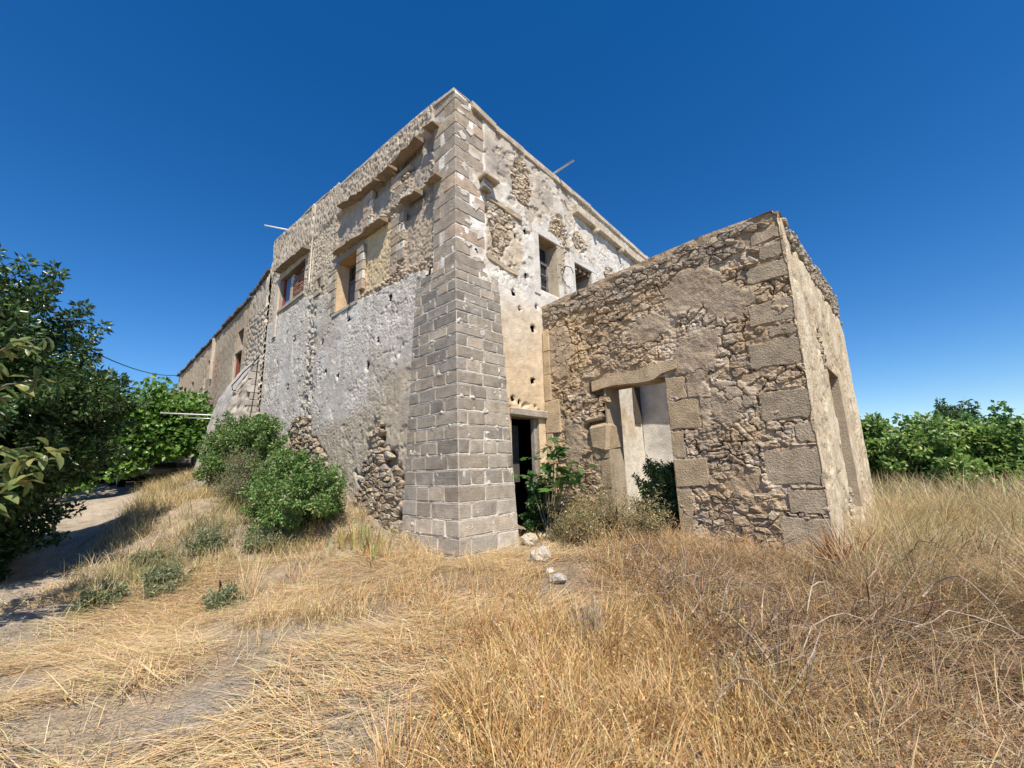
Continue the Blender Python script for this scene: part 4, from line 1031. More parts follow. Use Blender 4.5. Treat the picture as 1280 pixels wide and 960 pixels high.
def scatter(n, x0, x1, y0, y1, mask, rng=RNG, local=False):
    x = rng.uniform(x0, x1, n); y = rng.uniform(y0, y1, n)
    if local:
        w = K[None] + x[:, None] * EX + y[:, None] * EY; x, y = w[:, 0], w[:, 1]
    lx, ly = to_local(x, y)
    k = (rng.random(n) < mask(x, y, lx, ly)) & ~in_building(lx, ly) & (np.hypot(x, y) > .9)
    x, y = x[k], y[k]
    return x, y, gz(x, y)
def clumps(nc, per, x0, x1, y0, y1, mask, r, rng=RNG, local=False):
    cx, cy, _ = scatter(nc, x0, x1, y0, y1, mask, rng, local)
    k = rng.integers(int(per * .5), int(per * 1.5), len(cx)); cx = np.repeat(cx, k); cy = np.repeat(cy, k); rr_ = np.repeat(rng.uniform(r * .6, r * 1.4, len(k)), k); cb = np.repeat(rng.uniform(.78, 1.15, len(k)), k)
    a = rng.uniform(0, 6.2832, len(cx)); q = np.sqrt(rng.random(len(cx))); x = cx + np.cos(a) * q * rr_; y = cy + np.sin(a) * q * rr_
    lx, ly = to_local(x, y); ok = ~in_building(lx, ly) & (np.hypot(x, y) > .9)
    return x[ok], y[ok], gz(x[ok], y[ok]), (a + rng.normal(0, .5, len(a)))[ok], q[ok], cb[ok][:, None]
def clump_grass(name, label, cl, cols, h, w, hd=None, dark=(.7, .62, .55)):
    x, y, z, a, q, cb = cl; n = len(x); c = np.clip(vary(cols, n, RNG, .2) * cb, 0, 1)
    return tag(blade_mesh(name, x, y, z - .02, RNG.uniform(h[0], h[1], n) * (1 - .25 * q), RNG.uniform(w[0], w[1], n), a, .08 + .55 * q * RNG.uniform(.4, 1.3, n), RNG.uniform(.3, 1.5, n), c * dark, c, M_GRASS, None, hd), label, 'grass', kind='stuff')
U_ = lambda a, b, n: RNG.uniform(a, b, n)
CUT = np.array([(.82, .65, .38), (.76, .57, .31), (.84, .70, .46), (.64, .46, .23), (.74, .60, .39)])
GOLD = np.array([(.60, .41, .17), (.66, .48, .22), (.52, .33, .12), (.72, .55, .29)])
BROWN = np.array([(.36, .25, .15), (.30, .20, .12), (.46, .33, .20), (.52, .40, .26), (.25, .17, .11)])
PALE = np.array([(.46, .38, .20), (.40, .35, .17), (.52, .43, .24), (.34, .31, .15)])
ORANGE = np.array([(.48, .27, .10), (.55, .34, .14), (.40, .22, .09), (.58, .42, .22)])

# ---- flattened straw on the left foreground
def m_straw(x, y, lx, ly):
    n = fbm(x * 1.5, y * 1.5, 4, 601); pdist = path_dist(lx, ly)
    d = ss(.44, .54, n + .02 + .10 * (fbm(x * 5, y * 5, 3, 603) - .5)) * (1 - ss(1.3, 2.4, x + .5 * (y - 3))) * ss(.55, 1.15, pdist + (n - .5))
    return d
x, y, z = scatter(78000, -5.5, 2.4, 1.2, 5.9, m_straw); n = len(x)
flow = .28 + 3.0 * (fbm(x * .9, y * .9, 3, 602) - .5) + RNG.normal(0, .5, n) + np.pi * (RNG.random(n) < .5)
c = vary(CUT, n)
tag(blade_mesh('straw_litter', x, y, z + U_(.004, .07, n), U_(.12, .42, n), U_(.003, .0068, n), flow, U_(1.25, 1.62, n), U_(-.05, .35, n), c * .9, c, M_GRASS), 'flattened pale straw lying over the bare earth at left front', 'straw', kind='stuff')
# ---- short standing stubble and thin grass all over the nearer ground
def m_stub(x, y, lx, ly):
    n = fbm(x * 1.1, y * 1.1, 4, 611); return ss(.42, .62, n) * ss(.5, 1.2, path_dist(lx, ly)) * .9 + .04
x, y, z = scatter(36000, -7, 5, 1.2, 8, m_stub); n = len(x); c = vary(np.vstack([CUT, PALE]), n)
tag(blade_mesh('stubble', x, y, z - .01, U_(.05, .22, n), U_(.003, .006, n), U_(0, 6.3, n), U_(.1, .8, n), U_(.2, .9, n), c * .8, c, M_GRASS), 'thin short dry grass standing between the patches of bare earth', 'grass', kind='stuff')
# ---- golden standing oat grass, front centre
def m_gold(x, y, lx, ly):
    n = fbm(x * 2, y * 2, 4, 621)
    d = np.exp(-(((x - .55) / .95) ** 4 + ((y - 2.75) / .95) ** 4)); return np.clip(d * (.08 + 1.2 * ss(.40, .55, n)), 0, 1)
x, y, z = scatter(16000, -1.0, 2.2, 1.3, 4.2, m_gold); n = len(x); c = vary(GOLD, n)
hh = U_(.22, .46, n) * (.75 + .5 * fbm(x * 3, y * 3, 2, 622))
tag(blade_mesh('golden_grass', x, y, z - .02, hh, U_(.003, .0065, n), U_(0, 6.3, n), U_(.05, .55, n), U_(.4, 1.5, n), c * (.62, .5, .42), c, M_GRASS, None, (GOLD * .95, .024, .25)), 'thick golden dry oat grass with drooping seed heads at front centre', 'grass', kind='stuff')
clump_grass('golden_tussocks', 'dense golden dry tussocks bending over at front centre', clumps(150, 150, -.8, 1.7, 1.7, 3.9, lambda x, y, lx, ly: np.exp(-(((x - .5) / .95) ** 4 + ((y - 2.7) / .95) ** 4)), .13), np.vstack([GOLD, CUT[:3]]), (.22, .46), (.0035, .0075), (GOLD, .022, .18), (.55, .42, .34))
clump_grass('brown_tussocks', 'brown and straw coloured dead tussocks at front right', clumps(210, 120, .9, 5.5, 1.6, 5.0, lambda x, y, lx, ly: ss(1.0, 1.6, x) * .9, .15), np.vstack([BROWN, CUT[:4] * .9]), (.14, .42), (.0035, .0075), None, (.5, .42, .36))
clump_grass('foot_tussocks', 'straw coloured tussocks scattered before the buttress and the annex', clumps(120, 110, -3.0, 4.0, -2.4, 1.9, lambda x, y, lx, ly: .1 + .8 * ss(.42, .56, fbm(x * 1.6, y * 1.6, 3, 655)) - 1.2 * np.exp(-(((lx - 1.1) / .75) ** 2 + ((ly - .4) / 1.0) ** 2)), .13, local=True), np.vstack([CUT, CUT, ORANGE[1:2], GOLD[1:]]), (.10, .30), (.0035, .007), (CUT * .9, .018, .15), (.66, .58, .5))
clump_grass('feather_tussocks', 'tall pale feathery tussocks right of the annex', clumps(150, 170, 3.95, 9.5, .6, 8, lambda x, y, lx, ly: .25 + .75 * ss(.4, .55, fbm(x, y, 3, 656)), .26, local=True), np.vstack([PALE * 1.1, CUT[:3] * .85]), (.45, .95), (.0035, .007), (PALE, .02, .25), (.62, .55, .5))
# ---- brown tangled weeds, front right
def m_brown(x, y, lx, ly):
    n = fbm(x * 1.8, y * 1.8, 4, 631); return ss(.9, 1.5, x + (n - .5) * .8) * (1 - ss(4.4, 5.4, y)) * (.22 + .85 * ss(.42, .56, n) * ss(.30, .5, fbm(x * 4, y * 4, 3, 633)))
x, y, z = scatter(28000, .6, 6.5, .9, 5.4, m_brown); n = len(x); c = vary(np.vstack([BROWN, CUT[:3] * .85]), n)
tag(blade_mesh('tangled_weeds', x, y, z - .02, U_(.16, .55, n), U_(.0028, .0062, n), RNG.normal(-.55, 1.2, n), U_(.2, 1.25, n), U_(.1, 1.0, n), c * .7, c, M_GRASS, None, (BROWN, .016, .3)), 'tangle of brown dead weeds and stems at front right', 'weeds', kind='stuff')
x, y, z = scatter(30000, .5, 6.5, .9, 5.4, lambda x, y, lx, ly: ss(.7, 1.3, x) * (.35 + .65 * ss(.4, .6, fbm(x * 2.2, y * 2.2, 3, 634)))); n = len(x); c = vary(np.vstack([BROWN, CUT[:4] * .75, [(.40, .33, .27)]]), n)
tag(blade_mesh('weed_litter', x, y, z + U_(.0, .16, n), U_(.12, .5, n), U_(.0028, .0062, n), RNG.normal(-.55, .55, n) + np.pi * (RNG.random(n) < .3), U_(1.0, 1.6, n), U_(-.15, .5, n), c * .85, c, M_GRASS), 'fallen brown stems and litter under the weeds at front right', 'weeds', kind='stuff')
x, y, z = scatter(26000, -6, 2.5, 1.2, 6.5, lambda x, y, lx, ly: .8 * ss(.3, 1.2, path_dist(lx, ly)) + .15); n = len(x); c = vary(CUT, n)
tag(blade_mesh('chaff', x, y, z + U_(.002, .014, n), U_(.015, .07, n), U_(.002, .005, n), U_(0, 6.3, n), U_(1.3, 1.6, n), U_(-.1, .2, n), c * .9, c, M_GRASS), 'small broken bits of straw strewn over the bare earth', 'straw', kind='stuff')
def m_brush(x, y, lx, ly): return ss(.9, 1.5, x) * ss(.44, .58, fbm(x * 1.6 + 4, y * 1.6, 4, 636))
x, y, z = scatter(7000, .7, 5.5, 1.4, 5.0, m_brush); n = len(x); c = vary([(.26, .17, .105), (.33, .22, .14), (.20, .14, .095), (.42, .33, .245), (.50, .41, .32)], n)
tag(blade_mesh('brushwood', x, y, z + U_(0, .22, n), U_(.12, .55, n), U_(.005, .011, n), RNG.normal(-.5, 1.1, n), U_(.5, 1.6, n), U_(-.9, 1.2, n), c, c, M_BARK), 'tangled heap of thin brown and grey twigs at front right', 'brushwood', kind='stuff')
# ---- orange brown band along the foot of the annex and between the rocks
def m_band(x, y, lx, ly):
    n = fbm(x * 2, y * 2, 4, 641); gap = np.exp(-(((lx - 1.1) / .7) ** 2 + ((ly - .4) / 1.0) ** 2)) * 1.1
    return np.clip((.08 + .95 * ss(.42, .56, n)) * ss(-2.2, -.6, ly) * (1 - ss(1.9, 2.0, ly)) - gap, 0, 1)
x, y, z = scatter(22000, .25, 5.2, -2.2, 1.97, m_band, local=True); n = len(x); c = vary(np.vstack([ORANGE, GOLD, CUT]), n)
tag(blade_mesh('orange_grass', x, y, z - .02, U_(.12, .36, n) * (.7 + .6 * fbm(x * 2.5, y * 2.5, 2, 642)), U_(.003, .006, n), U_(0, 6.3, n), U_(.05, .6, n), U_(.2, 1.2, n), c * (.7, .6, .5), c, M_GRASS, None, (ORANGE * 1.05, .020, .4)), 'orange brown dry grass growing along the foot of the annex', 'grass', kind='stuff')
# ---- in front of the buttress and along the foot of the long face
def m_foot(x, y, lx, ly):
    n = fbm(x * 2, y * 2, 4, 651); return (.08 + .95 * ss(.44, .57, n)) * ss(-2.7, -1.6, ly + (n - .5)) * (1 - .85 * np.exp(-((lx + 1.1) / .8) ** 2 - ((ly + 1.1) / .45) ** 2))
x, y, z = scatter(14000, -3.2, .9, -2.8, -.1, m_foot, local=True); n = len(x); c = vary(np.vstack([CUT, CUT, PALE]), n)
tag(blade_mesh('foot_grass', x, y, z - .02, U_(.08, .32, n), U_(.003, .006, n), U_(0, 6.3, n), U_(.05, .6, n), U_(.2, 1.2, n), c * (.75, .68, .6), c, M_GRASS, None, (CUT, .018, .3)), 'dry straw coloured grass in front of the grey buttress', 'grass', kind='stuff')
# ---- bank on the left, below the bushes
def m_bank(x, y, lx, ly):
    n = fbm(x * 1.2, y * 1.2, 4, 661); return (.12 + .9 * ss(.42, .56, n)) * ss(.75, 1.4, path_dist(lx, ly) + (n - .5) * .6)
x, y, z = scatter(42000, -11, -1.6, -3.6, -.1, m_bank, local=True); n = len(x)
gr = fbm(x * .9, y * .9, 3, 662)[:, None]; c = np.where(gr > .56, vary([(.27, .27, .11), (.33, .31, .14), (.40, .34, .17)], n), vary(np.vstack([PALE, CUT]), n))
tag(blade_mesh('bank_grass', x, y, z - .02, U_(.12, .42, n), U_(.004, .008, n), U_(0, 6.3, n), U_(.05, .7, n), U_(.2, 1.2, n), c * .8, c, M_GRASS, None, (PALE, .016, .25)), 'pale dry grass with some green on the bank beside the path', 'grass', kind='stuff')
# ---- tall pale grass on the right
def m_tall(x, y, lx, ly):
    n = fbm(x * .9, y * .9, 4, 671); return (.12 + .95 * ss(.42, .56, n)) * ss(2.9, 3.6, lx + ly * .06)
x, y, z = scatter(36000, 3.85, 9.5, .8, 7, m_tall, local=True); n = len(x); c = vary(np.vstack([PALE, PALE, CUT * .8]), n)
tag(blade_mesh('tall_grass', x, y, z - .02, U_(.25, .80, n) * (.45 + .9 * fbm(x * 1.3, y * 1.3, 2, 672)), U_(.003, .006, n), RNG.normal(-.4, .9, n), U_(.05, 1.0, n), U_(.4, 1.7, n), c * (.75, .68, .62), c, M_GRASS, None, (PALE * 1.05, .02, .35)), 'tall pale feathery grass beside the side wall of the annex', 'grass', kind='stuff')
x, y, z = scatter(26000, 2.5, 22, 6.5, 17, lambda x, y, lx, ly: .35 + .6 * ss(.4, .6, fbm(x * .6, y * .6, 3, 675)), local=True); n = len(x); c = vary(np.vstack([PALE, PALE * .85, CUT * .8]), n)
tag(blade_mesh('field_grass', x, y, z - .02, U_(.4, 1.0, n), U_(.008, .016, n), U_(0, 6.3, n), U_(.05, .5, n), U_(.2, 1.0, n), c * .75, c, M_GRASS), 'far field of tall dull grass in front of the green hedge', 'grass', kind='stuff')
x, y, z = scatter(16000, -24, -8, -8.5, -.8, lambda x, y, lx, ly: ss(.8, 1.3, path_dist(lx, ly)) * .8, local=True); n = len(x); c = vary(np.vstack([PALE, [(.20, .24, .08), (.26, .28, .11)]]), n)
tag(blade_mesh('verge_grass', x, y, z - .02, U_(.12, .4, n), U_(.008, .016, n), U_(0, 6.3, n), U_(.05, .7, n), U_(.2, 1.0, n), c * .8, c, M_GRASS), 'green and straw coloured grass on the verges of the far path', 'grass', kind='stuff')

# ---- gravel and clods
def clod(r, rng, n=9):
    V = []; F = []; rows = 5
    for i in range(rows + 1):
        th = math.pi * i / rows
        for k in range(n):
            ph = 2 * math.pi * k / n; V.append((math.sin(th) * math.cos(ph), math.sin(th) * math.sin(ph), math.cos(th)))
    V = np.array(V); s = rng.uniform(.75, 1.25, 3) * (1.1, .9, .62)
    V = V * (1 + .22 * (vn(V[:, 0] * 1.7 + rng.uniform(0, 50), V[:, 1] * 1.7 + V[:, 2] * 2.3, 9)[:, None] - .5) * 2) * s * r
    for i in range(rows):
        for k in range(n): F.append((i * n + k, (i + 1) * n + k, (i + 1) * n + (k + 1) % n, i * n + (k + 1) % n))
    return V, F
rk = np.random.default_rng(31); mb = MB()
x, y, z = scatter(3200, -6, 3.5, 1.2, 7, lambda x, y, lx, ly: .3 + .7 * (path_dist(lx, ly) < 1.4)); 
for a, b, c_ in zip(x, y, z):
    r = rk.uniform(.006, .022); V, F = box(-1, 1, -1, 1, -1, 1); V = V * r * rk.uniform(.5, 1.1, (8, 3)); a0 = rk.uniform(0, 6); ca, sa = math.cos(a0), math.sin(a0)
    V = V @ np.array([[ca, -sa, 0], [sa, ca, 0], [0, 0, 1]]) + (a, b, c_); mb.add(V, F, np.array((.42, .37, .30)) * rk.uniform(.7, 1.25))
tag(mb.build('gravel', M_STONE), 'small pebbles scattered over the bare earth and path', 'gravel', kind='stuff')
ROCKS = [(.50, .86, .17, 'large cream rock beside the corner buttress', (.58, .50, .38)), (.98, .60, .095, 'small pale grey stone resting behind a wider flat one', (.55, .53, .50)), (1.16, .30, .16, 'wide pale rock nearest the dead grass, under a grey stone', (.56, .49, .39)), (1.50, .04, .06, 'small round white pebble in front of the wide pale rock', (.62, .57, .48)),
         (1.72, -.10, .085, 'flat grey stone farthest from the doorway', (.48, .44, .38)), (.36, 1.36, .12, 'cream stone just outside the dark doorway', (.55, .48, .38)), (.86, 1.30, .09, 'grey stone below the fig plant', (.50, .45, .38)), (.30, 1.70, .14, 'lumpy rubble stone on the threshold of the dark doorway', (.48, .42, .34)), (.62, 1.62, .10, 'brown stone at the root of the fig plant', (.44, .37, .29))]
for (a, b, r, lab, colr) in ROCKS:
    w = W(a, b); V, F = clod(r, rk); o = mesh('rock', V, F, np.array(colr), M_STONE, None, False)
    o.location = (w[0], w[1], float(gz(w[0], w[1])) + r * .38); o.rotation_euler = (rk.uniform(-.3, .3), rk.uniform(-.3, .3), rk.uniform(0, 6))
    tag(o, lab, 'rock', 'rocks by the dark doorway')

mb = MB()
for k in range(420):
    if k % 3: lx_, ly_ = rk.uniform(-3.4, -.6), -.16 - abs(rk.normal(0, .35))
    else: lx_, ly_ = rk.uniform(.1, 3.7), 1.93 - abs(rk.normal(0, .45))
    w = W(lx_, ly_); r = rk.uniform(.012, .05); V, F = box(-1, 1, -1, 1, -1, 1); V = V * rk.uniform(.5, 1.1, (8, 3)) * (r, r * .8, r * .6); a0 = rk.uniform(0, 6); ca, sa = math.cos(a0), math.sin(a0)
    mb.add(V @ np.array([[ca, -sa, 0], [sa, ca, 0], [0, 0, 1]]) + (w[0], w[1], float(gz(w[0], w[1])) + r * .3), F, STONE_C[rk.integers(6)] * rk.uniform(.8, 1.2))
tag(mb.build('rubble', M_STONE), 'small fallen stones lying along the foot of the walls', 'rubble', kind='stuff')
# ---- trees and hedges
def tree(name, label, loc, trunk_h, ctr, rad, ncl, clr, per, L, Wd, cols, mat, group=None, limbs=7, seed=1, zmin=.2, lo=.6, tr=.11, cat='tree', up=None, inner=True):
    rg = np.random.default_rng(seed); g0 = float(gz(loc[0], loc[1])); t = thing(name, label, cat, (loc[0], loc[1], g0 - .05), 0, group)
    limb('trunk', [(0, 0, 0), (.05, .03, trunk_h * .5), (-.03, .06, trunk_h)], tr, tr * .75, t, n=9)
    ctr = np.array(ctr, float); rad = np.array(rad, float)
    cl = shell(ncl, ctr, rad, rg, lo, 1.04, zmin)
    if inner: cl = np.vstack([cl, shell(int(ncl * .5), ctr, rad * .6, rg, .1, 1.0, zmin)])
    for k in range(limbs):
        e = cl[rg.integers(len(cl))]; b = np.array([-.03, .06, trunk_h * rg.uniform(.7, 1)])
        m_ = (b + e) / 2 + rg.normal(0, .08, 3) * rad; limb('branch', [b, m_, e], tr * .45, tr * .1, t)
    rr_ = rg.uniform(.55, 1.35, len(cl)) * clr
    for k in range(int(ncl * .35)):                  # shoots that break the outline
        d = unit(rg.normal(0, 1, 3) + (0, 0, .5)); q_ = np.arange(3)[:, None] * clr * .55
        cl = np.vstack([cl, ctr + d * rad * rg.uniform(.9, 1.08) + (d + (0, 0, .35)) * q_]); rr_ = np.concatenate([rr_, clr * np.array([.6, .45, .3])])
    P, A = crown_points(cl, rr_, per, rg); n = len(P)
    leaf_cloud('crown', P, A, rg.uniform(.7, 1.25, n) * L, rg.uniform(.8, 1.2, n) * Wd, vary(cols, n, rg), mat, t, up=up, rng=rg)
    return t
DKG = [(.045, .095, .028), (.06, .12, .032), (.035, .075, .024), (.075, .13, .04), (.11, .16, .05)]
MIDG = [(.15, .25, .055), (.19, .30, .07), (.10, .19, .045), (.25, .34, .09)]
VINEG = [(.10, .21, .035), (.13, .25, .04), (.08, .165, .032), (.17, .28, .055)]
tree('orange_tree', 'large round dark glossy citrus tree at the left edge', (-7.48, 5.30), 1.1, (0.02, 0, 2.42), (1.66, 1.5, 1.60), 165, .34, 300, .080, .038, DKG, M_LEAFG, limbs=9, seed=41, zmin=.5, lo=.72)
tree('citrus_tree', 'smaller dark tree beyond the large round citrus tree', (-12.6, 8.6), 1.0, (0, 0, 2.0), (1.9, 1.7, 1.45), 80, .42, 120, .11, .055, DKG, M_LEAFG, limbs=6, seed=42, zmin=.35, lo=.7)
tree('citrus_tree', 'dark shrubby tree low at the left edge in deep shade', (-8.5, 6.6), .5, (0, 0, .95), (1.15, 1.0, .9), 60, .32, 160, .095, .048, DKG, M_LEAFG, limbs=5, seed=43, zmin=.15, lo=.7, tr=.06)
# pale leafed young tree reaching in front: single large leaves
yt = thing('walnut_tree', 'young tree with large pale green leaves in front of the dark citrus', 'tree', (-4.95, 3.75, float(gz(-4.95, 3.75)) - .03))
limb('trunk', [(0, 0, 0), (.03, .02, .9), (.0, .04, 1.7), (.05, .02, 2.6)], .035, .015, yt)
rg = np.random.default_rng(61); lm = []
shape = np.array([(0, 0), (.18, .14), (.42, .22), (.68, .19), (.88, .09), (1.0, 0), (.88, -.09), (.68, -.19), (.42, -.22), (.18, -.14)])
for v in range(4):
    V = [(a * 1.0, b, -.22 * a * a + abs(b) * .55 + rg.normal(0, .01)) for a, b in shape] + [(.45, 0, -.05)]
    F = [(10, k, (k + 1) % 10) for k in range(10)]
    cb = vary([(.17, .22, .075), (.22, .25, .09), (.13, .20, .06), (.28, .28, .10)][v], 11, rg, .1)
    o = mesh('leaf', np.array(V), F, cb, M_LEAF, yt, True); lm.append(o.data); bpy.data.objects.remove(o)
def put_leaf(mdat, parent, p, d, size, roll):
    o = bpy.data.objects.new('leaf', mdat); COL.objects.link(o); o.parent = parent
    q = Vector(d).to_track_quat('X', 'Z'); o.rotation_mode = 'QUATERNION'; o.rotation_quaternion = q @ Euler((roll, 0, 0)).to_quaternion(); o.scale = (size,) * 3; o.location = tuple(p)
for tip in ((.62, .05, 2.62), (.40, .25, 2.25), (.28, -.12, 2.35), (.75, .10, 1.50), (.52, .2, 1.62), (.22, -.1, 1.35), (.45, 0, 1.1), (.1, -.1, 2.85), (.05, .2, 1.85), (.30, .1, .75), (-.1, -.2, 2.1), (-.2, .1, 1.5), (.62, .12, 1.3), (.1, -.25, 2.5)):
    tip = np.array(tip); b = np.array([.02, .02, max(.5, tip[2] - .25)]); mid = (b + tip) / 2 + (0, 0, .08)
    limb('branch', [b, mid, tip], .011, .004, yt)
    for k in range(19):
        t = rg.uniform(.30, 1.05); p = b + (tip - b) * t + rg.normal(0, .03, 3) + (0, 0, .04)
        d = np.array([rg.normal(.35, .6), rg.normal(0, .6), rg.uniform(-.75, .25)]); put_leaf(lm[rg.integers(4)], yt, p, d, rg.uniform(.11, .19), rg.uniform(-.6, .6))
# right-hand hedge
HB = np.array([13.2, 14.2])
tree('mulberry_tree', 'wide bright green bushy tree beyond the tall grass on the right', (13.9, 13.9), .5, (0, 0, 1.0), (1.85, 1.3, 1.10), 72, .48, 150, .17, .12, MIDG, M_LEAF, seed=51, zmin=.1, lo=.6, group='bushy trees at the right edge', up=np.array([0, -.6, .8]))
tree('mulberry_tree', 'dark green bushy tree at the right edge, nearest the frame', (16.1, 13.4), .5, (0, 0, 1.0), (1.7, 1.3, 1.15), 64, .48, 140, .17, .12, [(.08, .17, .04), (.10, .20, .045)], M_LEAF, seed=52, zmin=.1, lo=.6, group='bushy trees at the right edge', up=np.array([0, -.6, .8]))
tree('mulberry_tree', 'low green tree with loose twigs close to the annex side wall', (11.9, 14.6), .5, (0, 0, 1.15), (1.15, 1.0, 1.25), 34, .36, 110, .15, .10, MIDG, M_LEAF, seed=53, zmin=.2, lo=.5, group='bushy trees at the right edge', up=np.array([0, -.6, .8]))
tree('mulberry_tree', 'low bushy green tree between the annex wall and the wide one', (12.4, 13.1), .3, (0, 0, .8), (.9, .9, .75), 40, .34, 120, .14, .10, MIDG, M_LEAF, seed=54, zmin=.05, lo=.5, group='bushy trees at the right edge', up=np.array([0, -.6, .8]))
tree('citrus_tree', 'dark leafy tree behind the parked car and the vine', (-16.6, 17.6), .4, (0, 0, 1.1), (3.6, 1.6, 1.4), 110, .5, 110, .14, .08, DKG, M_LEAF, seed=44, zmin=.05, lo=.6, group=None)
tree('citrus_tree', 'low dark shrubby tree closing the far end of the path beside the car', (-16.4, 14.9), .3, (0, 0, .9), (1.9, 1.0, 1.0), 70, .42, 120, .13, .075, VINEG[:1] + DKG, M_LEAF, seed=45, zmin=.05, lo=.5)
tree('far_tree', 'distant dark tree whose top shows above the right hedge', (30.7, 30), 2, (0, 0, 2.9), (1.6, 1.4, 1.4), 24, .5, 70, .3, .1, DKG, M_LEAF, seed=55)
fw_ = thing('field_wall', 'low pinkish stone wall beyond the grass right of the annex', 'wall', (16.4, 20.0, float(gz(16.4, 20)) - .1), .2)
rg = np.random.default_rng(5)
for j in range(9):
    x0 = -3.0
    while x0 < 4.5:
        e = x0 + rg.uniform(.3, .6); m = MB(); m.add(*cham(x0, e - .02, rg.uniform(-.05, 0), .4, j * .24, j * .24 + .225, .03, .02, rg), np.array((.42, .33, .28)) * rg.uniform(.8, 1.2)); m.build('stone', M_STONE, fw_); x0 = e

# ---- bushes against the long face
def bush(name, label, l, ctr, rad, ncl, clr, per, L, Wd, cols, seed, group=None, mat=M_LEAF, stems=10, zmin=.02, cat='bush'):
    rg = np.random.default_rng(seed); w = W(*l); t = thing(name, label, cat, (w[0], w[1], float(gz(w[0], w[1])) - .05), -YAW, group)
    ctr = np.array(ctr, float); cl = np.vstack([shell(ncl, ctr, np.array(rad), rg, .45, 1.22, zmin), shell(ncl // 2, ctr, np.array(rad) * .6, rg, .1, 1, zmin)])
    mb = MB()
    for k in range(stems):
        e = cl[rg.integers(len(cl))]; V, F = tube([(rg.normal(0, .05), rg.normal(0, .05), 0), e * .5 + rg.normal(0, .05, 3) + (0, 0, .1), e], [.014, .009, .004], 5); mb.add(V, F, (.22, .17, .11))
    mb.build('stems', M_BARK, t, True)
    pts_, rds_ = [cl], [rg.uniform(.6, 1.3, len(cl)) * clr]
    for k in range(int(ncl * .5)):                   # loose shoots breaking the outline
        d = unit(rg.normal(0, 1, 3) + (0, 0, .7)); b0_ = ctr + d * np.array(rad) * rg.uniform(.8, 1.1); q_ = np.arange(4)[:, None] * rg.uniform(.25, .5) * clr
        pts_.append(b0_ + (d + (0, 0, .5)) * q_); rds_.append(clr * np.array([.55, .45, .35, .25]))
    cl = np.vstack(pts_); P, A = crown_points(cl, np.concatenate(rds_), per * .75, rg); n = len(P)
    leaf_cloud('foliage', P, A, rg.uniform(.7, 1.3, n) * L, rg.uniform(.8, 1.2, n) * Wd, vary(cols, n, rg), mat, t, rng=rg)
    return t
CAPER = [(.12, .23, .06), (.16, .28, .075), (.09, .185, .05), (.21, .32, .10), (.27, .30, .13)]
bush('caper_bush', 'large bright green leafy bush in front of the long grey face', (-2.85, -1.0), (0, 0, .36), (1.10, .50, .62), 70, .18, 200, .048, .030, CAPER, 71, 'green bushes at the foot of the long wall')
bush('caper_bush', 'smaller leafy bush beside the battered buttress of the wing', (-6.3, -.95), (0, 0, .68), (1.6, .5, .70), 76, .20, 180, .055, .036, CAPER, 72, 'green bushes at the foot of the long wall')
bush('dry_bush', 'grey brown half dead bush between the two green bushes', (-5.0, -1.25), (0, 0, .42), (.7, .35, .42), 36, .18, 110, .035, .012, [(.26, .25, .15), (.32, .29, .19), (.18, .20, .10), (.14, .19, .08)], 74, None, stems=40)
for i, (a, b, lab, s_) in enumerate([(-2.0, -2.75, 'low blue green thistle nearest the bare path', .9), (-3.05, -2.1, 'grey green weed on the slope below the caper bush', 1.1), (-2.45, -1.5, 'leafy grey green weed below the large caper bush', 1.0), (-1.9, -3.25, 'small green weed standing in the straw at left', .7), (-1.1, -2.3, 'dark blue green weed in dry grass left of the buttress', .6), (-3.6, -2.7, 'sprawling green weed at the edge of the path', .7)]):
    bush('green_weed', lab, (a, b), (0, 0, .14 * s_), (.28 * s_, .24 * s_, .15 * s_), 16, .08, 60, .05, .016, [(.20, .25, .13), (.26, .29, .16), (.16, .21, .11), (.32, .30, .17)], 80 + i, 'green weeds beside the path', stems=6, cat='weed')
# iris leaves
ir = thing('iris_clump', 'clump of yellow green sword leaves at the foot of the wall', 'plant', tuple(W(-1.12, -.85)[:2]) + (float(gz(*W(-1.12, -.85)[:2])) - .02,), -YAW)
rg = np.random.default_rng(91)
for k in range(60):
    n = 5; bx_, by_ = rg.normal(0, .36), rg.normal(0, .12); az = rg.uniform(0, 6.3); le = rg.uniform(.05, .5); H_ = rg.uniform(.22, .42); cu = rg.uniform(.1, 1.0); wd = rg.uniform(.016, .028)
    p = np.array([bx_, by_, 0.]); V = []; F = []; sd = np.array([-math.sin(az), math.cos(az), 0]) if rg.random() < .6 else np.array([math.cos(az + .7), math.sin(az + .7), 0])
    for j in range(n):
        ww = wd * (1, 1, .85, .55, .06)[j]; V += [p - sd * ww / 2, p + sd * ww / 2]; th = le + cu * j / n; p = p + np.array([math.cos(az) * math.sin(th), math.sin(az) * math.sin(th), math.cos(th)]) * H_ / (n - 1)
    F = [(2 * j, 2 * j + 1, 2 * j + 3, 2 * j + 2) for j in range(n - 1)]
    cb = np.array([(.34, .34, .12), (.26, .30, .10), (.46, .40, .18), (.40, .24, .09), (.20, .26, .10)][rg.integers(5)]) * rg.uniform(.8, 1.2)
    mesh('leaf', np.array(V), F, cb, M_LEAF, ir)
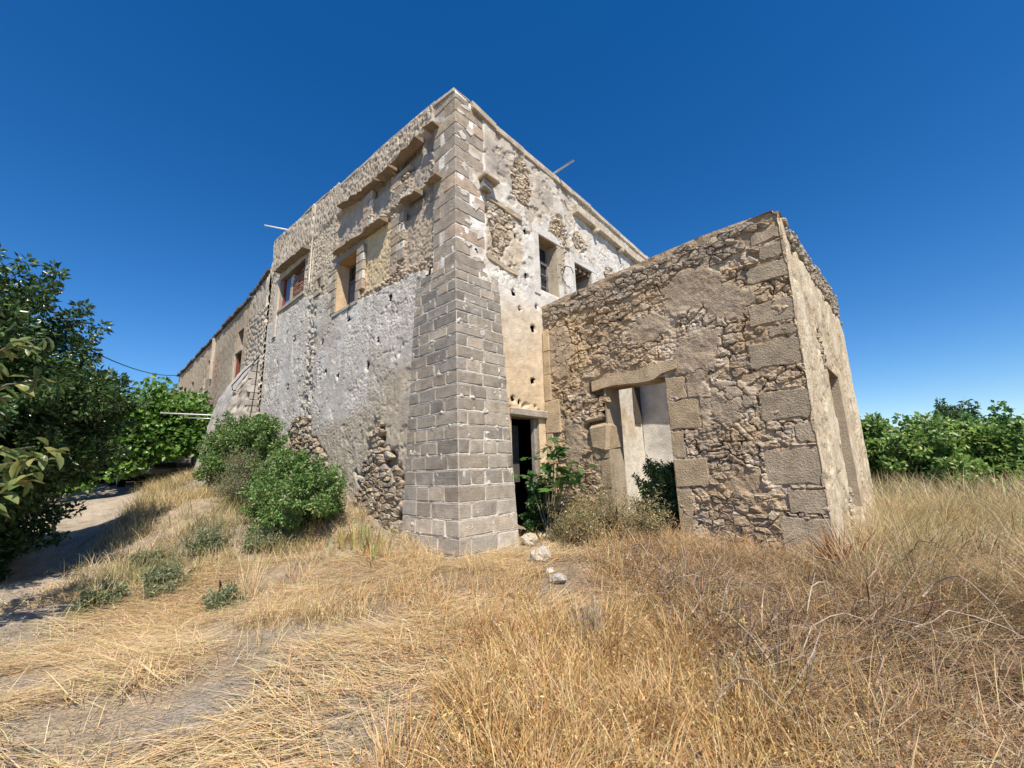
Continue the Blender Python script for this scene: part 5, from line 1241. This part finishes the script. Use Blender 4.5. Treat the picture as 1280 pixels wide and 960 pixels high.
# fig plant in the doorway
fp = W(.40, 1.32); fig = thing('fig_plant', 'young fig plant with big lobed green leaves in the dark doorway', 'plant', (fp[0], fp[1], float(gz(fp[0], fp[1])) - .03), -YAW)
ang = np.linspace(-2.5, 2.5, 21); rad_ = np.array([.30, .34, .52, .40, .36, .58, .78, .52, .46, .74, 1.0, .74, .46, .52, .78, .58, .36, .40, .52, .34, .30])
fl = []
for v in range(4):
    V = [(0, 0, 0)] + [(r * math.cos(a) + .1, r * math.sin(a), -.25 * r * r + .12 * abs(math.sin(a)) * r + rg.normal(0, .015)) for a, r in zip(ang, rad_)]
    F = [(0, k, k + 1) for k in range(1, 21)]
    o = mesh('leaf', np.array(V), F, vary([(.06, .15, .035), (.08, .19, .045), (.05, .125, .03), (.10, .21, .05)][v], 22, rg, .1), M_LEAF, fig, True); fl.append(o.data); bpy.data.objects.remove(o)
tips = [(-.22, -.05, 1.05), (.05, .0, 1.15), (.28, -.05, 1.18), (.30, .05, 1.30), (.12, .0, .92), (.52, .05, 1.10), (.60, -.05, .98), (.42, -.1, .90), (.20, .08, 1.34), (-.10, .0, .85)]
for tp in tips:
    tp = np.array(tp); limb('stem', [(rg.normal(.1, .03), rg.normal(0, .03), 0), tp * (.6, .6, .55) + (.03, 0, 0), tp], .012, .005, fig, (.17, .15, .10))
    for k in range(6):
        p = tp + rg.normal(0, .09, 3); d = np.array([rg.normal(.2, .7), rg.normal(-.35, .5), rg.uniform(-.55, .35)]); put_leaf(fl[rg.integers(4)], fig, p, d, rg.uniform(.12, .19), rg.uniform(-.5, .5))
bush('door_undergrowth', 'dark green leafy undergrowth filling the lower part of the dark doorway', (.16, 1.55), (0, 0, .38), (.16, .25, .38), 26, .11, 90, .05, .035, [(.05, .11, .03), (.07, .14, .04)], 95, cat='plant')
bush('annex_plant', 'green bushy weed growing just inside the ruined annex doorway', (1.62, 2.85), (0, 0, .52), (.42, .3, .42), 34, .12, 110, .055, .028, [(.16, .24, .08), (.20, .28, .10), (.11, .17, .06)], 96, cat='plant')
bush('annex_plant', 'tall dark leafed weed at the right jamb of the annex doorway', (1.98, 2.75), (0, 0, .85), (.2, .2, .28), 14, .10, 70, .08, .045, [(.05, .10, .04), (.07, .12, .05)], 97, cat='plant')
# weeds with small white flowers by the annex wall
WF = [(.62, 1.55, 1.0, 'tallest grey green weed dotted with white flowers by the strip'), (1.0, 1.35, .9, 'spreading white flowered weed left of the annex doorway'), (1.45, 1.5, 1.0, 'white flowered weed right in front of the annex doorway'), (1.9, 1.45, .85, 'dry white flowered weed under the right jamb'), (1.25, 1.0, .75, 'low white flowered weed nearest the rocks')]
for i, (a, b, s_, lab) in enumerate(WF):
    t = bush('flowering_weed', lab, (a, b), (0, 0, .34 * s_), (.38 * s_, .30 * s_, .34 * s_), 34, .11, 40, .032, .010, [(.30, .26, .13), (.38, .31, .17), (.22, .23, .10), (.42, .31, .15)], 100 + i, 'white flowered weeds by the annex', stems=26, cat='weed')
    rg = np.random.default_rng(130 + i); P = shell(60, (0, 0, .38 * s_), np.array((.38, .32, .36)) * s_, rg, .7, 1.1, .05); n = len(P)
    leaf_cloud('flowers', P, np.tile([0, 0, 1.], (n, 1)) + rg.normal(0, .5, (n, 3)), .022, .022, vary((.78, .76, .68), n, rg, .1, .03), M_GRASS, t, rng=rg)['kind'] = 'stuff'
# dead branches, stick, bleached weed, dock
for nm, pts, r, colr, lab in [('dead_branch', [(2.05, 3.92, .28), (2.15, 3.88, .50), (2.22, 3.78, .52), (2.31, 3.70, .45), (2.55, 3.60, .42), (2.57, 3.47, .30), (2.52, 3.34, .12)], .010, (.34, .27, .20), 'thin arched grey dead branch over the brown weeds'),
        ('dead_branch', [(2.75, 3.18, .12), (3.03, 3.22, .30), (3.25, 3.19, .42), (3.34, 3.18, .48), (3.50, 3.16, .55), (3.75, 3.15, .60)], .017, (.20, .13, .085), 'dark brown branch slanting up at the right edge'),
        ('dead_branch', [(1.45, 2.86, .16), (1.75, 2.88, .20), (2.0, 2.88, .20), (2.36, 2.90, .17)], .016, (.30, .16, .09), 'reddish brown stick lying flat among the weeds'),
        ('dead_branch', [(1.44, 3.25, .05), (1.47, 3.23, .24), (1.60, 3.21, .34), (1.90, 3.20, .39), (2.18, 3.21, .34)], .009, (.46, .35, .24), 'pale bent stem arching over at the edge of the golden grass'),
        ('dead_branch', [(1.80, 3.09, .18), (2.01, 3.08, .25), (2.29, 3.05, .36)], .008, (.50, .40, .28), 'straight pale stick leaning among the brown weeds'),
        ('dead_branch', [(3.65, 4.54, .38), (3.8, 4.53, .47), (3.95, 4.52, .48), (4.12, 4.53, .46), (4.28, 4.56, .38)], .010, (.55, .45, .33), 'pale arched stem below the tall feathery grass')]:
    V, F = tube(pts, np.linspace(r, r * .5, len(pts)), 6); tag(mesh(nm, V, F, np.array(colr), M_BARK, None, True), lab, 'branch', 'dead branches among the weeds')
rb = np.random.default_rng(160); mb = MB()
for k in range(150):
    x0, y0 = rb.uniform(.95, 3.6), rb.uniform(2.4, 4.7)
    if fbm(np.array(x0 * 1.6 + 4), np.array(y0 * 1.6), 4, 636) < .42 and rb.random() < .7: continue
    a0 = rb.normal(-.4, 1.3); L_ = rb.uniform(.25, .8); h0 = rb.uniform(.08, .38); g_ = float(gz(x0, y0)); pts = []
    for t in np.linspace(0, 1, 7):
        a0 += rb.normal(0, .16); pts.append((x0 + math.cos(a0) * L_ * t, y0 + math.sin(a0) * L_ * t, g_ + .02 + h0 * (math.sin(math.pi * (.15 + .8 * t)) + rb.normal(0, .05))))
    r = rb.uniform(.0025, .0065); V, F = tube(pts, np.linspace(r, r * .4, 7), 4)
    mb.add(V, F, np.array([(.30, .22, .16), (.40, .33, .26), (.20, .14, .10), (.48, .40, .32)][rb.integers(4)]) * rb.uniform(.8, 1.15))
tag(mb.build('brambles', M_BARK, None, True), 'thin curved dry bramble stems arching through the brown weeds', 'brambles', kind='stuff')
rg = np.random.default_rng(140)
def fan(name, label, cat, w, n, spread, h, width, cols, mat, curve=.6):
    x = w[0] + rg.normal(0, spread, n); y = w[1] + rg.normal(0, spread, n); z = gz(x, y) - .01; c = vary(cols, n, rg)
    return tag(blade_mesh(name, x, y, z, rg.uniform(.6, 1.1, n) * h, np.full(n, width), rg.uniform(0, 6.3, n), rg.uniform(0, .35, n), rg.uniform(.1, curve, n), c * .85, c, mat), label, cat)
fan('bleached_weed', 'bleached grey dry plant standing in the golden grass', 'plant', (.52, 3.50), 90, .06, .34, .012, [(.58, .51, .40), (.48, .42, .33)], M_GRASS)
dk = W(3.86, 1.45); fan('dock_plant', 'rust brown dried dock plant at the annex corner', 'plant', dk, 40, .05, .5, .02, [(.30, .11, .05), (.36, .15, .07)], M_GRASS)
fan('grass_tussock', 'tall pale dry tussock standing alone left of the buttress grass', 'grass', (-2.95, 5.0), 60, .05, .5, .007, CUT, M_GRASS)
fan('grass_tussock', 'thin dry tussock nearest the shaded path', 'grass', (-4.35, 4.75), 40, .05, .45, .007, CUT, M_GRASS)

# ---- vine covered pergola over a parked car
pg = thing('pergola', 'metal pergola frame carrying the green vine', 'pergola', tuple(W(-11, -2.7)[:2]) + (0,), -YAW)
def pg_tube(name, a, b, r, mat): V, F = tube([np.array(a), np.array(b)], r, 8); mesh(name, V, F, np.array((.5, .5, .5)), mat, pg, True)
pg_tube('front_rail', (.62, .75, 3.33), (.62, 2.2, 3.36), .018, M_WHITE); pg_tube('front_rail', (.60, 1.3, 3.24), (.60, 2.1, 3.25), .016, M_STEEL)
for yy in (.9, 2.0): pg_tube('bracket', (0, yy, 3.32), (.62, yy, 3.33), .018, M_STEEL)
for yy in (-.9, 1.9): pg_tube('post', (0, yy, .9), (0, yy, 3.3), .04, M_STEEL); pg_tube('post', (-5, yy, .9), (-5, yy, 3.3), .04, M_STEEL); pg_tube('beam', (-5, yy, 3.3), (0, yy, 3.3), .03, M_STEEL)
for k in range(6): pg_tube('slat', (-5 + k, -1.1, 3.36), (-5 + k, 2.1, 3.36), .018, M_STEEL)
vr = np.random.default_rng(150); vine = thing('grape_vine', 'bright green grape vine spilling over the pergola and hiding the car', 'vine', tuple(W(-11, -2.7)[:2]) + (0,), -YAW)
cl = []
for k in range(150): cl.append((vr.uniform(-4.8, .2), vr.uniform(-1.6, 2.0), 3.45 + vr.uniform(-.25, .45) + .5 * math.exp(-((vr.uniform(-2, 2)) ** 2))))
for k in range(190):
    yv = vr.uniform(-1.7, 2.1); low = 2.4 if yv > 1.2 else (2.1 if yv > -.6 else 1.4); cl.append((vr.uniform(-.25, .30), yv, vr.uniform(low, 3.5)))
for k in range(40): cl.append((vr.uniform(-.2, .2), vr.uniform(-1.9, -.9), vr.uniform(1.3, 2.6)))
cl = np.array(cl); cl = np.vstack([cl, [(.1, 1.8, 2.6), (.12, 1.95, 2.4), (.0, .5, 2.0), (.1, -.1, 1.75), (.12, .2, 1.9)]])
P, A = crown_points(cl, vr.uniform(.2, .36, len(cl)), 62, vr); n = len(P)
leaf_cloud('foliage', P, A, vr.uniform(.10, .17, n), vr.uniform(.10, .15, n), vary(VINEG, n, vr), M_LEAF, vine, up=np.array([.6, -.5, .6]), rng=vr)
for yy in (-1.0, 1.7): limb('stem', [(-.3, yy, 1.1), (-.25, yy + .05, 2.2), (-.1, yy, 3.4)], .04, .02, vine)
# parked car, nose towards the path
cw = W(-14.4, -1.55); carz = float(gz(cw[0], cw[1]))
car = thing('parked_car', 'grey car parked in the shade under the vine', 'car', (cw[0], cw[1], carz - .02), -YAW)
prof = [(2.05, .30), (2.08, .62), (1.95, .80), (1.05, .95), (.35, 1.42), (-.6, 1.50), (-1.5, 1.42), (-1.95, 1.0), (-2.0, .35)]
hw = [.74, .80, .80, .80, .64, .62, .62, .76, .76]; V = []; F = []
for (a, zc), b in zip(prof, hw): V += [(a, -b, zc), (a, -b * .4, zc + .03), (a, b * .4, zc + .03), (a, b, zc)]
for i in range(len(prof) - 1):
    for q in range(3): F.append((i * 4 + q, i * 4 + q + 1, (i + 1) * 4 + q + 1, (i + 1) * 4 + q))
k0 = len(V); V += [(2.0, -.80, .32), (1.05, -.86, .32), (0, -.86, .32), (-1.95, -.80, .32), (2.0, -.84, .68), (1.05, -.86, .92), (0, -.86, .92), (-1.95, -.80, .95)]
V += [(a, -b, c_) for a, b, c_ in V[k0:]]
for s0, fl_ in ((k0, 0), (k0 + 8, 1)):
    for q in range(3): f_ = (s0 + q, s0 + q + 1, s0 + q + 5, s0 + q + 4); F.append(f_ if not fl_ else f_[::-1])
mesh('body', np.array(V), F, np.array((.5, .5, .5)), M_CAR, car, True)
g = MB(); g.add(np.array([(1.03, -.70, .97), (1.03, .70, .97), (.40, .58, 1.41), (.40, -.58, 1.41)]) + (.03, 0, .03), [(0, 1, 2, 3)]); g.build('windscreen', M_GLASS, car)
for s_ in (-1, 1):
    g = MB(); g.add(np.array([(1.0, .83 * s_, .96), (-1.5, .80 * s_, .98), (-1.4, .66 * s_, 1.36), (.38, .66 * s_, 1.38)]), [(0, 1, 2, 3)]); g.build('side_window', M_GLASS, car)
    V, F = clod(.14, np.random.default_rng(3)); V = V * (.55, 1.1, .9) / (1, 1, 1); mesh('headlight', V + (1.98, .56 * s_, .68), F, np.array((.7, .7, .7)), M_LAMP, car, True)
    g = MB(); g.add(*cham(.85, .98, .84 * s_ - .08, .84 * s_ + .08, .98, 1.10, .02, 0)); g.build('wing_mirror', M_CAR, car)
    for xx in (1.25, -1.3):
        V, F = tube([(xx, .68 * s_, .31), (xx, .86 * s_, .31)], .31, 16); wh = mesh('wheel', V, F, np.array((.03, .03, .03)), M_TYRE, car, False)
        V, F = tube([(xx, .861 * s_, .31), (xx, .875 * s_, .31)], .19, 12); mesh('rim', V, F, np.array((.4, .4, .4)), M_STEEL, wh, False)
g = MB(); g.add(*cham(1.98, 2.12, -.80, .80, .34, .54, .03, 0)); g.build('bumper', M_CAR, car)
g = MB(); g.add(*cham(2.05, 2.10, -.40, .40, .58, .70, .01, 0)); g.build('grille', M_TYRE, car)
# overhead cable from the citrus trees to the wing
q0, q1 = W(-9.2, -4.2, 4.95), W(-22, -.05, 6.72); pts = [q0 + (q1 - q0) * t + np.array([0, 0, -.35 * 4 * t * (1 - t)]) for t in np.linspace(0, 1, 14)]
V, F = tube(pts, .016, 5); tag(mesh('overhead_cable', V, F, np.array((.03, .03, .03)), M_CABLE, None, True), 'thin black cable sagging from the trees to the far end of the wing', 'cable')
